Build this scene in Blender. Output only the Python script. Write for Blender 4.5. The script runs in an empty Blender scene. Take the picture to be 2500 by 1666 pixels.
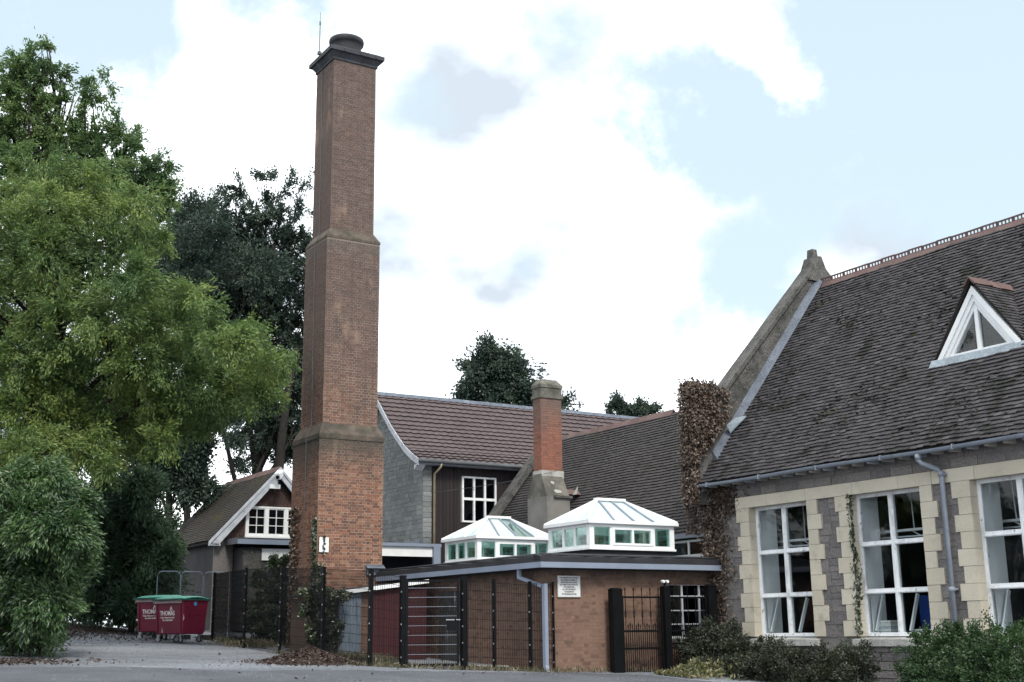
import bpy, math, random
import numpy as np
from mathutils import Vector, Matrix
random.seed(11)
rng = np.random.default_rng(11)
scene = bpy.context.scene
COL = scene.collection
R = math.radians

# ------------------------------------------------------------------ camera
CAM = Vector((-15.951, -24.189, 0.92))
RT = Vector((0.8493128, -0.5277648, -0.0114884))
UP = Vector((-0.1157017, -0.2073401, 0.9714027))
FW = Vector((0.5150542, 0.8236956, 0.2371599))
cd = bpy.data.cameras.new('camera')
cam = bpy.data.objects.new('camera', cd)
COL.objects.link(cam)
cam.matrix_world = Matrix(((RT.x, UP.x, -FW.x, CAM.x), (RT.y, UP.y, -FW.y, CAM.y), (RT.z, UP.z, -FW.z, CAM.z), (0, 0, 0, 1)))
cd.sensor_width = 36
FPX = 3053.26
cd.lens = 36 * FPX / 2500
cd.shift_y = -40 / 2500
cd.clip_start = 0.1
cd.clip_end = 3000
scene.camera = cam

# ------------------------------------------------------------------ sky and sun
SUN_DIR = Vector((-0.14, -0.62, 0.72)).normalized()
world = bpy.data.worlds.new('World')
scene.world = world
world.use_nodes = True


def build_world():
    nt = world.node_tree
    nt.nodes.clear()
    N, L = nt.nodes.new, nt.links.new
    out = N('ShaderNodeOutputWorld')
    tc = N('ShaderNodeTexCoord')
    sky = N('ShaderNodeTexSky')
    sky.sky_type = 'NISHITA'
    sky.sun_disc = False
    sky.sun_elevation = math.asin(SUN_DIR.z)
    sky.sun_rotation = math.atan2(SUN_DIR.x, SUN_DIR.y)
    sky.air_density = 1.0
    sky.dust_density = 2.0
    bg = N('ShaderNodeBackground')
    bg.inputs['Strength'].default_value = 0.10
    L(sky.outputs[0], bg.inputs[0])
    # warped direction
    nz = N('ShaderNodeTexNoise')
    nz.inputs['Scale'].default_value = 5.0
    nz.inputs['Detail'].default_value = 9
    nz.inputs['Roughness'].default_value = 0.62
    L(tc.outputs['Generated'], nz.inputs['Vector'])

    def math_(op, a, b=None, clamp=False):
        m = N('ShaderNodeMath')
        m.operation = op
        m.use_clamp = clamp
        for i, v in enumerate((a, b)):
            if v is None:
                continue
            if isinstance(v, (int, float)):
                m.inputs[i].default_value = v
            else:
                L(v, m.inputs[i])
        return m.outputs[0]
    # openings of pale blue between the clouds: (pixel x, y, angular radius in px, amount)
    total = None
    for (px, py, r, amt) in SKY_GAPS:
        d = ray(px, py).normalized()
        dot = N('ShaderNodeVectorMath')
        dot.operation = 'DOT_PRODUCT'
        L(tc.outputs['Generated'], dot.inputs[0])
        dot.inputs[1].default_value = d
        mr = N('ShaderNodeMapRange')
        mr.interpolation_type = 'SMOOTHSTEP'
        mr.inputs['From Min'].default_value = math.cos(r * 1.9 / FPX)
        mr.inputs['From Max'].default_value = 1.0
        mr.inputs['To Min'].default_value = 0
        mr.inputs['To Max'].default_value = amt
        L(dot.outputs['Value'], mr.inputs['Value'])
        total = mr.outputs[0] if total is None else math_('MAXIMUM', total, mr.outputs[0])
    # general broken cloud everywhere else
    big = N('ShaderNodeTexNoise')
    big.inputs['Scale'].default_value = 2.2
    big.inputs['Detail'].default_value = 4
    L(tc.outputs['Generated'], big.inputs['Vector'])
    g = N('ShaderNodeMapRange')
    g.inputs['From Min'].default_value = 0.56
    g.inputs['From Max'].default_value = 0.75
    g.inputs['To Max'].default_value = 0.55
    L(big.outputs['Fac'], g.inputs['Value'])
    total = math_('MAXIMUM', total, g.outputs[0])
    edge = math_('MULTIPLY', math_('SUBTRACT', nz.outputs['Fac'], 0.5), 1.9)
    blue = N('ShaderNodeMapRange')
    blue.interpolation_type = 'SMOOTHSTEP'
    blue.inputs['From Min'].default_value = 0.20
    blue.inputs['From Max'].default_value = 0.62
    L(math_('ADD', total, edge), blue.inputs['Value'])
    # cloud body: white with soft grey-blue shaded lumps
    n2 = N('ShaderNodeTexNoise')
    n2.inputs['Scale'].default_value = 5.0
    n2.inputs['Detail'].default_value = 5
    n2.inputs['Roughness'].default_value = 0.5
    mp = N('ShaderNodeMapping')
    mp.inputs['Location'].default_value = (3.1, 1.7, 0.4)
    mp.inputs['Scale'].default_value = (1, 1, 1.6)
    L(tc.outputs['Generated'], mp.inputs['Vector'])
    L(mp.outputs[0], n2.inputs['Vector'])
    cr = N('ShaderNodeValToRGB')
    cr.color_ramp.elements[0].position = 0.32
    cr.color_ramp.elements[0].color = (0.95, 0.985, 1.0, 1)
    cr.color_ramp.elements[1].position = 0.66
    cr.color_ramp.elements[1].color = (0.245, 0.275, 0.31, 1)
    L(n2.outputs['Fac'], cr.inputs[0])
    cloud = N('ShaderNodeBackground')
    cloud.inputs['Strength'].default_value = 1.3
    L(cr.outputs[0], cloud.inputs[0])
    # thin veil in front of the blue
    veil = N('ShaderNodeBackground')
    veil.inputs['Color'].default_value = (0.72, 0.87, 0.925, 1)
    veil.inputs['Strength'].default_value = 0.495
    mv = N('ShaderNodeMixShader')
    mv.inputs[0].default_value = 0.80
    L(bg.outputs[0], mv.inputs[1])
    L(veil.outputs[0], mv.inputs[2])
    mx = N('ShaderNodeMixShader')
    L(blue.outputs[0], mx.inputs[0])
    L(cloud.outputs[0], mx.inputs[1])
    L(mv.outputs[0], mx.inputs[2])
    L(mx.outputs[0], out.inputs[0])


SKY_GAPS = [(2350, 60, 300, 0.75), (2480, 250, 240, 0.7), (2250, 330, 150, 0.6), (1620, 250, 150, 0.55), (1780, 330, 130, 0.55),
            (2020, 390, 150, 0.6), (2160, 430, 120, 0.55), (230, 40, 130, 0.5), (330, 130, 110, 0.42), (700, 10, 130, 0.55), (1400, 20, 110, 0.5), (1000, 340, 120, .42), (960, 560, 90, .36), (520, 400, 110, .36), (1180, 460, 120, .34),
            (60, 90, 90, 0.4), (1850, 640, 130, .34), (1290, 590, 110, .26), (1560, 520, 80, .24), (1620, 760, 90, .24)]


def ray(px, py):
    return FW * FPX + RT * (px - 1250) + UP * (793.02 - py)


def hx(px, py, x):
    d = ray(px, py)
    return CAM + d * ((x - CAM.x) / d.x)


def hy(px, py, y):
    d = ray(px, py)
    return CAM + d * ((y - CAM.y) / d.y)


def hd(px, py, dep):
    return CAM + ray(px, py) * (dep / FPX)


def project(p):
    q = Vector(p) - CAM
    w = q.dot(FW)
    if w < 0.1:
        return None
    return (1250 + FPX * q.dot(RT) / w, 793.02 - FPX * q.dot(UP) / w, w)


build_world()
sd = bpy.data.lights.new('sun', 'SUN')
sd.energy = 1.5
sd.angle = R(14)
sd.color = (1.0, 0.93, 0.82)
sun = bpy.data.objects.new('sun', sd)
COL.objects.link(sun)
sun.location = (0, 0, 60)
sun.rotation_euler = (-SUN_DIR).to_track_quat('-Z', 'Y').to_euler()
scene.view_settings.view_transform = 'Standard'
scene.view_settings.look = 'None'
scene.view_settings.exposure = 1.2
scene.view_settings.gamma = 1
scene.view_settings.use_curve_mapping = False
scene.cycles.max_bounces = 6
scene.cycles.transparent_max_bounces = 24
scene.cycles.use_adaptive_sampling = True

# ------------------------------------------------------------------ materials
MATS = {}


def mk(name, cols, scale=1.5, rough=0.9, bump=0.25, bscale=30.0, pcols=None, pmix=0.8, stain=None, stain2=None, high=None,
       spec=0.3, metallic=0.0, detail=6, fine=0.25, stretch=(1, 1, 1), bdist=0.02, bands=()):
    """cols: low/high colour of the big blotches; pcols: colours drawn piece by piece; stain: (colour, scale, lo, hi, amount);
    high: (z0, z1, colour, amount) weathering towards the top."""
    m = bpy.data.materials.new(name)
    m.use_nodes = True
    nt = m.node_tree
    N, L = nt.nodes.new, nt.links.new
    b = nt.nodes['Principled BSDF']
    b.inputs['Roughness'].default_value = rough
    b.inputs['Metallic'].default_value = metallic
    b.inputs['Specular IOR Level'].default_value = spec
    geo = N('ShaderNodeNewGeometry')
    mp = N('ShaderNodeMapping')
    mp.inputs['Scale'].default_value = stretch
    L(geo.outputs['Position'], mp.inputs['Vector'])
    pos = mp.outputs[0]

    def noise(s, d=detail, ro=0.55, off=0.0):
        n = N('ShaderNodeTexNoise')
        n.inputs['Scale'].default_value = s
        n.inputs['Detail'].default_value = d
        n.inputs['Roughness'].default_value = ro
        if off:
            mm = N('ShaderNodeVectorMath')
            mm.operation = 'ADD'
            mm.inputs[1].default_value = (off, off * 1.7, off * .6)
            L(pos, mm.inputs[0])
            L(mm.outputs[0], n.inputs['Vector'])
        else:
            L(pos, n.inputs['Vector'])
        return n.outputs['Fac']

    def mix(f, a, c, mode='MIX'):
        x = N('ShaderNodeMix')
        x.data_type = 'RGBA'
        x.blend_type = mode
        for sock, v in ((x.inputs[0], f), (x.inputs[6], a), (x.inputs[7], c)):
            if hasattr(v, 'is_linked'):
                L(v, sock)
            elif isinstance(v, (int, float)):
                sock.default_value = v
            else:
                sock.default_value = (*v, 1)
        return x.outputs[2]

    def remap(v, lo, hi, a=0.0, c=1.0):
        x = N('ShaderNodeMapRange')
        x.interpolation_type = 'SMOOTHSTEP'
        x.inputs['From Min'].default_value = lo
        x.inputs['From Max'].default_value = hi
        x.inputs['To Min'].default_value = a
        x.inputs['To Max'].default_value = c
        L(v, x.inputs['Value'])
        return x.outputs[0]
    base = mix(remap(noise(scale), 0.32, 0.68), cols[0], cols[1])
    if pcols:
        oi = N('ShaderNodeObjectInfo')
        ad = N('ShaderNodeMath')
        ad.operation = 'ADD'
        L(oi.outputs['Random'], ad.inputs[0])
        L(geo.outputs['Random Per Island'], ad.inputs[1])
        fr = N('ShaderNodeMath')
        fr.operation = 'FRACT'
        L(ad.outputs[0], fr.inputs[0])
        ramp = N('ShaderNodeValToRGB')
        els = ramp.color_ramp.elements
        while len(els) < len(pcols):
            els.new(0.5)
        for i, c in enumerate(pcols):
            els[i].position = i / (len(pcols) - 1)
            els[i].color = (*c, 1)
        L(fr.outputs[0], ramp.inputs[0])
        base = mix(pmix, base, ramp.outputs[0])
    if high:
        sx = N('ShaderNodeSeparateXYZ')
        L(geo.outputs['Position'], sx.inputs[0])
        ns = N('ShaderNodeMath')
        ns.operation = 'MULTIPLY_ADD'
        L(noise(0.9, off=5.0), ns.inputs[0])
        ns.inputs[1].default_value = (high[1] - high[0]) * 0.9
        L(sx.outputs['Z'], ns.inputs[2])
        k = (high[1] - high[0]) * 0.45
        base = mix(remap(ns.outputs[0], high[0] + k, high[1] + k, 0, high[3]), base, high[2])
    for (z0, z1, col, amt) in bands:
        # colour band fading downwards; on the tower, dirt washed down below a ledge
        sx = N('ShaderNodeSeparateXYZ')
        L(geo.outputs['Position'], sx.inputs[0])
        ns = N('ShaderNodeMath')
        ns.operation = 'MULTIPLY_ADD'
        L(noise(2.6, off=z0, ro=.65), ns.inputs[0])
        ns.inputs[1].default_value = 1.6
        L(sx.outputs['Z'], ns.inputs[2])
        up_ = remap(ns.outputs[0], z0 + .8, z1 + .8, 0, amt)
        cut = N('ShaderNodeMath')
        cut.operation = 'LESS_THAN'
        L(sx.outputs['Z'], cut.inputs[0])
        cut.inputs[1].default_value = z1 + .12
        mm2 = N('ShaderNodeMath')
        mm2.operation = 'MULTIPLY'
        L(up_, mm2.inputs[0])
        L(cut.outputs[0], mm2.inputs[1])
        base = mix(mm2.outputs[0], base, col)
    for i, st in enumerate((stain, stain2)):
        if st:
            base = mix(remap(noise(st[1], off=11.0 + 7 * i, ro=0.65), st[2], st[3], 0, st[4]), base, st[0])
    if fine:
        v = remap(noise(bscale * 1.7, 4, off=2.0), 0.25, 0.75, 1 - fine, 1 + fine)
        cb = N('ShaderNodeCombineColor')
        for i in range(3):
            L(v, cb.inputs[i])
        base = mix(1.0, base, cb.outputs[0], 'MULTIPLY')
    L(base, b.inputs['Base Color'])
    if bump:
        bp = N('ShaderNodeBump')
        bp.inputs['Strength'].default_value = bump
        bp.inputs['Distance'].default_value = bdist
        L(noise(bscale, 5, 0.6), bp.inputs['Height'])
        L(bp.outputs[0], b.inputs['Normal'])
    MATS[name] = m
    return m


def mk_glass(name, tint=(0.75, 0.82, 0.8), gloss=1.0, add=0.04):
    m = bpy.data.materials.new(name)
    m.use_nodes = True
    nt = m.node_tree
    nt.nodes.clear()
    N, L = nt.nodes.new, nt.links.new
    out = N('ShaderNodeOutputMaterial')
    t = N('ShaderNodeBsdfTransparent')
    t.inputs[0].default_value = (*tint, 1)
    g = N('ShaderNodeBsdfGlossy')
    g.inputs['Roughness'].default_value = 0.03
    g.inputs[0].default_value = (gloss, gloss, gloss, 1)
    geo = N('ShaderNodeNewGeometry')
    nz = N('ShaderNodeTexNoise')
    nz.inputs['Scale'].default_value = 2.3
    L(geo.outputs['Position'], nz.inputs['Vector'])
    bp = N('ShaderNodeBump')
    bp.inputs['Strength'].default_value = 0.06
    bp.inputs['Distance'].default_value = 0.05
    L(nz.outputs['Fac'], bp.inputs['Height'])
    L(bp.outputs[0], g.inputs['Normal'])
    lw_ = N('ShaderNodeLayerWeight')
    lw_.inputs['Blend'].default_value = 0.5
    pw = N('ShaderNodeMath')
    pw.operation = 'POWER'
    pw.inputs[1].default_value = 5
    L(lw_.outputs['Facing'], pw.inputs[0])
    a = N('ShaderNodeMath')
    a.operation = 'MULTIPLY_ADD'
    a.inputs[1].default_value = 0.9
    a.inputs[2].default_value = 0.04 + add
    L(pw.outputs[0], a.inputs[0])
    mx = N('ShaderNodeMixShader')
    L(a.outputs[0], mx.inputs[0])
    L(t.outputs[0], mx.inputs[1])
    L(g.outputs[0], mx.inputs[2])
    L(mx.outputs[0], out.inputs[0])
    MATS[name] = m
    return m


def mk_leaf(name, cols, trans=0.35, scale=0.5, gloss=0.06):
    m = bpy.data.materials.new(name)
    m.use_nodes = True
    nt = m.node_tree
    nt.nodes.clear()
    N, L = nt.nodes.new, nt.links.new
    out = N('ShaderNodeOutputMaterial')
    geo = N('ShaderNodeNewGeometry')
    nz = N('ShaderNodeTexNoise')
    nz.inputs['Scale'].default_value = scale
    nz.inputs['Detail'].default_value = 3
    L(geo.outputs['Position'], nz.inputs['Vector'])
    ad = N('ShaderNodeMath')
    ad.operation = 'MULTIPLY_ADD'
    L(geo.outputs['Random Per Island'], ad.inputs[0])
    ad.inputs[1].default_value = 0.55
    s2 = N('ShaderNodeMapRange')
    s2.inputs['From Min'].default_value = 0.3
    s2.inputs['From Max'].default_value = 0.7
    s2.inputs['To Max'].default_value = 0.5
    L(nz.outputs['Fac'], s2.inputs['Value'])
    L(s2.outputs[0], ad.inputs[2])
    ramp = N('ShaderNodeValToRGB')
    els = ramp.color_ramp.elements
    while len(els) < len(cols):
        els.new(0.5)
    for i, c in enumerate(cols):
        els[i].position = i / (len(cols) - 1)
        els[i].color = (*c, 1)
    L(ad.outputs[0], ramp.inputs[0])
    d = N('ShaderNodeBsdfDiffuse')
    t = N('ShaderNodeBsdfTranslucent')
    L(ramp.outputs[0], d.inputs[0])
    L(ramp.outputs[0], t.inputs[0])
    mx = N('ShaderNodeMixShader')
    mx.inputs[0].default_value = trans
    L(d.outputs[0], mx.inputs[1])
    L(t.outputs[0], mx.inputs[2])
    g = N('ShaderNodeBsdfGlossy')
    g.inputs['Roughness'].default_value = 0.45
    m2 = N('ShaderNodeMixShader')
    m2.inputs[0].default_value = gloss
    L(mx.outputs[0], m2.inputs[1])
    L(g.outputs[0], m2.inputs[2])
    L(m2.outputs[0], out.inputs[0])
    MATS[name] = m
    return m


# towers and walls
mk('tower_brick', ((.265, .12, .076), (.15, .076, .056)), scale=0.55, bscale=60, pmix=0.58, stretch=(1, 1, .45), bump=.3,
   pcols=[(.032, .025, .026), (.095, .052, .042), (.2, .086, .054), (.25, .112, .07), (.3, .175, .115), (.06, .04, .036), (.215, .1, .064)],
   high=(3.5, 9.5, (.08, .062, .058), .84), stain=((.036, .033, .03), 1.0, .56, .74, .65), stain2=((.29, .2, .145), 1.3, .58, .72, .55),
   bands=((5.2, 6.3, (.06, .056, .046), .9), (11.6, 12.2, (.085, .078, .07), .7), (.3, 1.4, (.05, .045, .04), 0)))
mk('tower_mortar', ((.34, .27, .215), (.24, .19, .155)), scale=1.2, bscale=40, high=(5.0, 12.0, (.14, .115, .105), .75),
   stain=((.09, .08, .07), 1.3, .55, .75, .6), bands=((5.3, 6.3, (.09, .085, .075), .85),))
mk('weathered_cement', ((.16, .15, .13), (.075, .075, .066)), scale=2.2, bscale=22, stain=((.04, .043, .036), 2.5, .45, .7, .7), stain2=((.3, .28, .24), 3.6, .62, .74, .6), bump=.5)
mk('tower_ledge', ((.115, .092, .075), (.06, .052, .044)), scale=2.2, bscale=22, stain=((.035, .038, .028), 2.0, .45, .66, .75), stain2=((.2, .17, .14), 3.5, .62, .74, .5), bump=.6)
mk('dark_cap', ((.055, .06, .07), (.035, .038, .045)), scale=2.0, bscale=18, stain=((.13, .14, .12), 3.0, .55, .75, .5))
mk('pot_clay', ((.025, .027, .032), (.04, .04, .045)), scale=3, bscale=30, rough=.7)
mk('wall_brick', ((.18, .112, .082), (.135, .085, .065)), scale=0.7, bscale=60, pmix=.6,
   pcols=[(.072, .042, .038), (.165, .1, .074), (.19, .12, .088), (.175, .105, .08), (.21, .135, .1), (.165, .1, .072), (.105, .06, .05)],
   stain=((.05, .04, .036), .8, .56, .76, .6), stain2=((.25, .19, .15), 1.8, .64, .78, .4), bands=((1.75, 2.4, (.05, .042, .04), .75),))  # band: brick turns darker towards the wall top
mk('wall_mortar', ((.2, .14, .11), (.15, .108, .09)), scale=1.1, bscale=40, bands=((1.75, 2.4, (.05, .042, .04), .75),))  # mortar darkens towards the wall top with the brick
mk('stack_brick', ((.27, .115, .08), (.2, .09, .068)), scale=1.6, bscale=60, pmix=.6,
   pcols=[(.1, .056, .05), (.24, .105, .076), (.3, .125, .085), (.26, .125, .09), (.19, .09, .07)], stain=((.1, .085, .075), 1.6, .56, .74, .6), high=(6.6, 8.0, (.12, .1, .09), .75))
mk('stack_mortar', ((.26, .15, .11), (.17, .12, .1)), scale=1.6, bscale=40)
mk('grey_stone', ((.178, .166, .165), (.126, .118, .12)), scale=1.2, bscale=14, bump=.8, bdist=.03, pmix=.6,
   pcols=[(.1, .094, .097), (.165, .151, .148), (.215, .197, .187), (.13, .12, .12), (.195, .182, .178)],
   stain=((.2, .185, .165), 2.4, .6, .78, .5), stain2=((.05, .05, .05), 1.6, .6, .8, .5))
mk('stone_joint', ((.2, .19, .18), (.14, .132, .126)), scale=3, bscale=30)
mk('cream_stone', ((.5, .46, .375), (.42, .385, .315)), scale=1.6, bscale=30, bump=.2, pmix=.4, fine=.12,
   pcols=[(.43, .385, .31), (.51, .465, .38), (.56, .52, .44), (.47, .42, .335)], stain=((.2, .185, .15), 2.0, .56, .76, .6), stain2=((.3, .28, .24), 5.5, .6, .75, .5))
mk('old_stone', ((.105, .102, .098), (.06, .06, .058)), scale=2.2, bscale=16, bump=.9, bdist=.03, fine=.4, stain=((.035, .037, .032), 3.2, .48, .66, .8),
   stain2=((.27, .27, .25), 7.0, .6, .7, .55))
mk('sill_stone', ((.42, .42, .4), (.28, .28, .27)), scale=2.5, bscale=20, stain=((.1, .1, .09), 3.5, .5, .72, .7))
mk('pale_slate_stone', ((.2, .215, .215), (.15, .16, .165)), scale=.9, bscale=18, bump=.5, pmix=.6,
   pcols=[(.105, .115, .125), (.18, .195, .2), (.25, .26, .255), (.15, .165, .175), (.2, .215, .205), (.125, .14, .14)])
mk('render_grey', ((.2, .192, .18), (.14, .136, .13)), scale=1.4, bscale=24, fine=.1, stain=((.08, .078, .07), 1.7, .52, .72, .6))
# roofs
TILE = [(.022, .022, .025), (.049, .046, .05), (.072, .067, .072), (.036, .034, .038), (.06, .056, .061), (.028, .027, .03), (.104, .098, .102)]
mk('roof_tile', ((.056, .052, .057), (.038, .036, .04)), scale=.8, bscale=26, pmix=.6, pcols=TILE, bump=.5,
   stain=((.014, .016, .012), 1.9, .53, .62, .85), stain2=((.15, .145, .14), 6.0, .67, .76, .6))
mk('roof_tile_old', ((.048, .044, .045), (.034, .033, .035)), scale=.7, bscale=26, pmix=.6, pcols=[(.03, .028, .03), (.048, .043, .044), (.064, .057, .057), (.04, .037, .038)],
   stain=((.025, .03, .024), 1.3, .52, .68, .7), stain2=((.16, .155, .145), 3.5, .68, .8, .5))
mk('roof_deck', ((.018, .017, .016), (.024, .022, .02)), scale=2)
mk('moss_tile', ((.038, .033, .03), (.028, .025, .024)), scale=.8, bscale=26, pmix=.5, pcols=[(.024, .022, .021), (.042, .036, .032), (.032, .03, .026), (.054, .045, .04)],
   stain=((.05, .05, .02), 1.1, .48, .68, .75))
mk('cottage_wall', ((.058, .055, .056), (.038, .037, .04)), scale=1.2, bscale=18, bump=.4, fine=.12)
mk('purple_tile', ((.084, .063, .065), (.068, .053, .056)), scale=.7, bscale=30, pmix=.45, spec=.3, rough=.7,
   pcols=[(.06, .046, .049), (.08, .06, .062), (.096, .071, .071), (.073, .056, .06)], stain=((.13, .118, .122), 1.3, .6, .78, .35))
mk('terracotta', ((.12, .077, .073), (.09, .062, .06)), scale=2.5, bscale=30, pmix=.5, pcols=[(.08, .055, .053), (.12, .072, .067), (.155, .105, .098), (.1, .07, .067)],
   stain=((.07, .06, .055), 3, .52, .7, .6))
mk('lead', ((.125, .145, .18), (.09, .105, .135)), scale=2.5, bscale=14, rough=.55, bump=.4, metallic=.2, stain=((.33, .37, .42), 2.2, .58, .76, .6))
mk('lead_pale', ((.23, .275, .315), (.17, .205, .235)), scale=2.5, bscale=14, rough=.55, bump=.4, stain=((.16, .18, .2), 2.5, .58, .76, .5))
mk('felt', ((.03, .032, .038), (.045, .048, .055)), scale=2.0, bscale=30, stain=((.2, .205, .22), 1.6, .56, .74, .55), rough=.8)
mk('felt_black', ((.013, .014, .018), (.02, .021, .026)), scale=2.0, bscale=30, rough=.75)
mk('fascia_blue', ((.21, .25, .325), (.18, .215, .285)), scale=1.2, bscale=30, fine=.08, bump=.05, rough=.6, stain=((.16, .18, .22), 2.0, .6, .78, .5))
mk('gutter_grey', ((.235, .265, .32), (.19, .215, .26)), scale=2.0, bscale=30, fine=.12, bump=.1, rough=.5, stain=((.1, .11, .12), 3.0, .58, .76, .6))
mk('iron_grey', ((.1, .11, .12), (.075, .08, .09)), scale=2, rough=.6, fine=.15)
mk('pipe_buff', ((.42, .36, .26), (.33, .28, .2)), scale=2, rough=.6, fine=.15)
# joinery and paint
mk('white_paint', ((.74, .76, .77), (.68, .7, .72)), scale=3, bscale=40, fine=.06, bump=.05, rough=.5)
mk('white_plastic', ((.76, .785, .8), (.71, .735, .755)), scale=2, bscale=40, fine=.04, bump=0, rough=.35, spec=.4, stain=((.46, .49, .48), 4.5, .56, .8, .5))
mk('old_white_paint', ((.8, .82, .84), (.72, .74, .76)), scale=4, bscale=50, fine=.12, bump=.4, rough=.65,
   stain=((.22, .2, .18), 9.0, .6, .68, .8), stain2=((.4, .41, .42), 3.0, .5, .7, .6), stretch=(1, 1, .6))
mk('barge_paint', ((.46, .49, .54), (.36, .385, .43)), scale=3, bscale=40, fine=.1, bump=.2, rough=.7, stain=((.2, .2, .21), 5.0, .56, .7, .6))
mk('plaster', ((.74, .76, .76), (.66, .68, .68)), scale=1.2, bscale=30, fine=.06, bump=.08)
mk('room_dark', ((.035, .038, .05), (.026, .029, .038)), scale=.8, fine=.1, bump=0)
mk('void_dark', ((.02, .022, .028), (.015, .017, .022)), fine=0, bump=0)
mk('cladding', ((.026, .02, .022), (.02, .016, .018)), scale=1.0, bscale=24, stretch=(6, 6, .4), pmix=.5, rough=.75,
   pcols=[(.018, .014, .016), (.025, .019, .021), (.033, .024, .025), (.022, .017, .02)])
mk('timber_pale', ((.5, .48, .44), (.4, .38, .34)), scale=2, fine=.15)
mk('red_board', ((.05, .013, .016), (.036, .011, .014)), scale=1.4, bscale=30, pmix=.4, pcols=[(.03, .011, .013), (.052, .014, .017), (.042, .012, .015)], stain=((.15, .12, .12), 2.5, .62, .76, .5), stain2=((.03, .016, .018), 1.2, .5, .7, .6))
mk('corrugated', ((.2, .25, .31), (.15, .19, .24)), scale=1.5, bscale=20, rough=.55, stretch=(3, 3, .5), stain=((.07, .08, .09), 2.0, .5, .7, .7))
mk('lock_black', ((.004, .0045, .0055), (.006, .0065, .0075)), scale=4, rough=.5, fine=.2, bump=.1, spec=.12)
mk('fence_black', ((.004, .0045, .006), (.006, .0065, .008)), scale=4, rough=.5, fine=.15, bump=.05, spec=.12)
mk('galvanised', ((.4, .42, .44), (.3, .32, .34)), scale=4, rough=.45, metallic=.5, fine=.15, bump=.05)
mk('bin_red', ((.165, .013, .04), (.125, .011, .032)), scale=1.6, bscale=30, rough=.42, spec=.5, fine=.08, bump=.08, stain=((.33, .12, .14), 3.5, .64, .74, .45), stain2=((.1, .012, .025), 1.5, .55, .75, .5))
mk('bin_grey', ((.3, .22, .23), (.22, .17, .18)), scale=5, rough=.7, fine=.2)
mk('bin_green', ((.17, .46, .36), (.12, .38, .29)), scale=2, rough=.5, fine=.08, bump=.1, stain=((.3, .52, .42), 3, .55, .7, .5))
mk('bin_green_dark', ((.02, .1, .075), (.016, .08, .06)), scale=2, rough=.5)
mk('print_white', ((.72, .68, .68), (.62, .58, .58)), scale=6, rough=.6, fine=.1, bump=0)
mk('print_grey', ((.12, .12, .13), (.09, .09, .1)), scale=6, rough=.6, fine=.1, bump=0)
mk('sticker_blue', ((.1, .42, .75), (.08, .36, .68)), scale=6, rough=.4, fine=.05, bump=0)
mk('rubber', ((.018, .018, .02), (.028, .028, .03)), scale=5, rough=.8)
mk('sign_white', ((.6, .62, .63), (.52, .54, .55)), scale=2.0, rough=.5, fine=.06, bump=0, stain=((.3, .31, .31), 2, .56, .75, .4))
mk('sign_bright', ((.78, .8, .82), (.74, .76, .78)), scale=2.0, rough=.4, fine=.03, bump=0)
mk('chair_blue', ((.015, .05, .22), (.012, .04, .18)), scale=3, rough=.5)
mk('paper', ((.66, .66, .63), (.56, .56, .54)), scale=8, rough=.8)
mk('bark', ((.034, .029, .026), (.02, .018, .017)), scale=4, bscale=12, bump=.9, bdist=.05, stretch=(1, 1, .3), stain=((.032, .042, .028), 1.2, .5, .7, .5))
mk('twig', ((.045, .038, .033), (.03, .026, .024)), scale=4)
mk('soil', ((.032, .021, .017), (.02, .015, .013)), scale=6, bscale=18, bump=.9, bdist=.06)
mk('plaque_wood', ((.12, .09, .07), (.09, .07, .06)), scale=3)
mk_glass('window_glass', (.93, .955, .965), gloss=.8, add=-.01)
mk_glass('green_glass', (.62, .8, .74), add=.11)
mk_glass('dark_glass', (.4, .44, .48), gloss=.8, add=0.0)
# foliage
mk_leaf('leaf_ash', [(.039, .082, .038), (.069, .13, .05), (.118, .19, .061), (.19, .262, .073), (.29, .335, .09)], trans=.42, scale=.45, gloss=.03)
mk_leaf('leaf_ash_back', [(.036, .078, .042), (.06, .12, .054), (.094, .168, .064), (.14, .222, .076), (.205, .275, .09)], trans=.45, scale=.5, gloss=.03)
mk_leaf('leaf_dark', [(.026, .04, .038), (.036, .056, .048), (.048, .075, .058), (.064, .095, .068), (.076, .092, .07)], trans=.3, scale=.5, gloss=.015)
mk_leaf('leaf_laurel', [(.016, .042, .02), (.03, .074, .027), (.052, .112, .034), (.09, .165, .05), (.14, .21, .08)], trans=.34, scale=.9, gloss=.06)
mk_leaf('leaf_bamboo', [(.018, .04, .024), (.03, .062, .034), (.048, .088, .044), (.072, .118, .056)], trans=.32, scale=.8, gloss=.03)
mk_leaf('leaf_hedge', [(.014, .018, .014), (.024, .032, .02), (.04, .05, .028), (.06, .065, .045)], trans=.25, scale=1.5, gloss=.04)
mk_leaf('leaf_privet', [(.012, .03, .013), (.022, .055, .018), (.04, .088, .026), (.075, .128, .044)], trans=.32, scale=1.6, gloss=.04)
mk_leaf('leaf_dead', [(.035, .024, .02), (.065, .044, .034), (.1, .07, .054), (.15, .115, .09), (.08, .048, .036)], trans=.15, scale=1.3, gloss=.05)
mk_leaf('leaf_ivy', [(.012, .024, .012), (.022, .042, .016), (.04, .062, .024), (.08, .08, .03)], trans=.2, scale=1.2, gloss=.1)
mk_leaf('leaf_bush', [(.014, .024, .017), (.024, .04, .024), (.038, .06, .032), (.065, .095, .05), (.1, .13, .08)], trans=.28, scale=1.4, gloss=.05)
mk_leaf('leaf_weed', [(.03, .04, .016), (.06, .08, .025), (.11, .12, .045), (.2, .18, .09), (.17, .13, .07)], trans=.3, scale=1.5)
mk_leaf('leaf_litter', [(.018, .012, .01), (.034, .02, .016), (.055, .034, .027), (.085, .06, .048)], trans=.1, scale=2)
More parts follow.
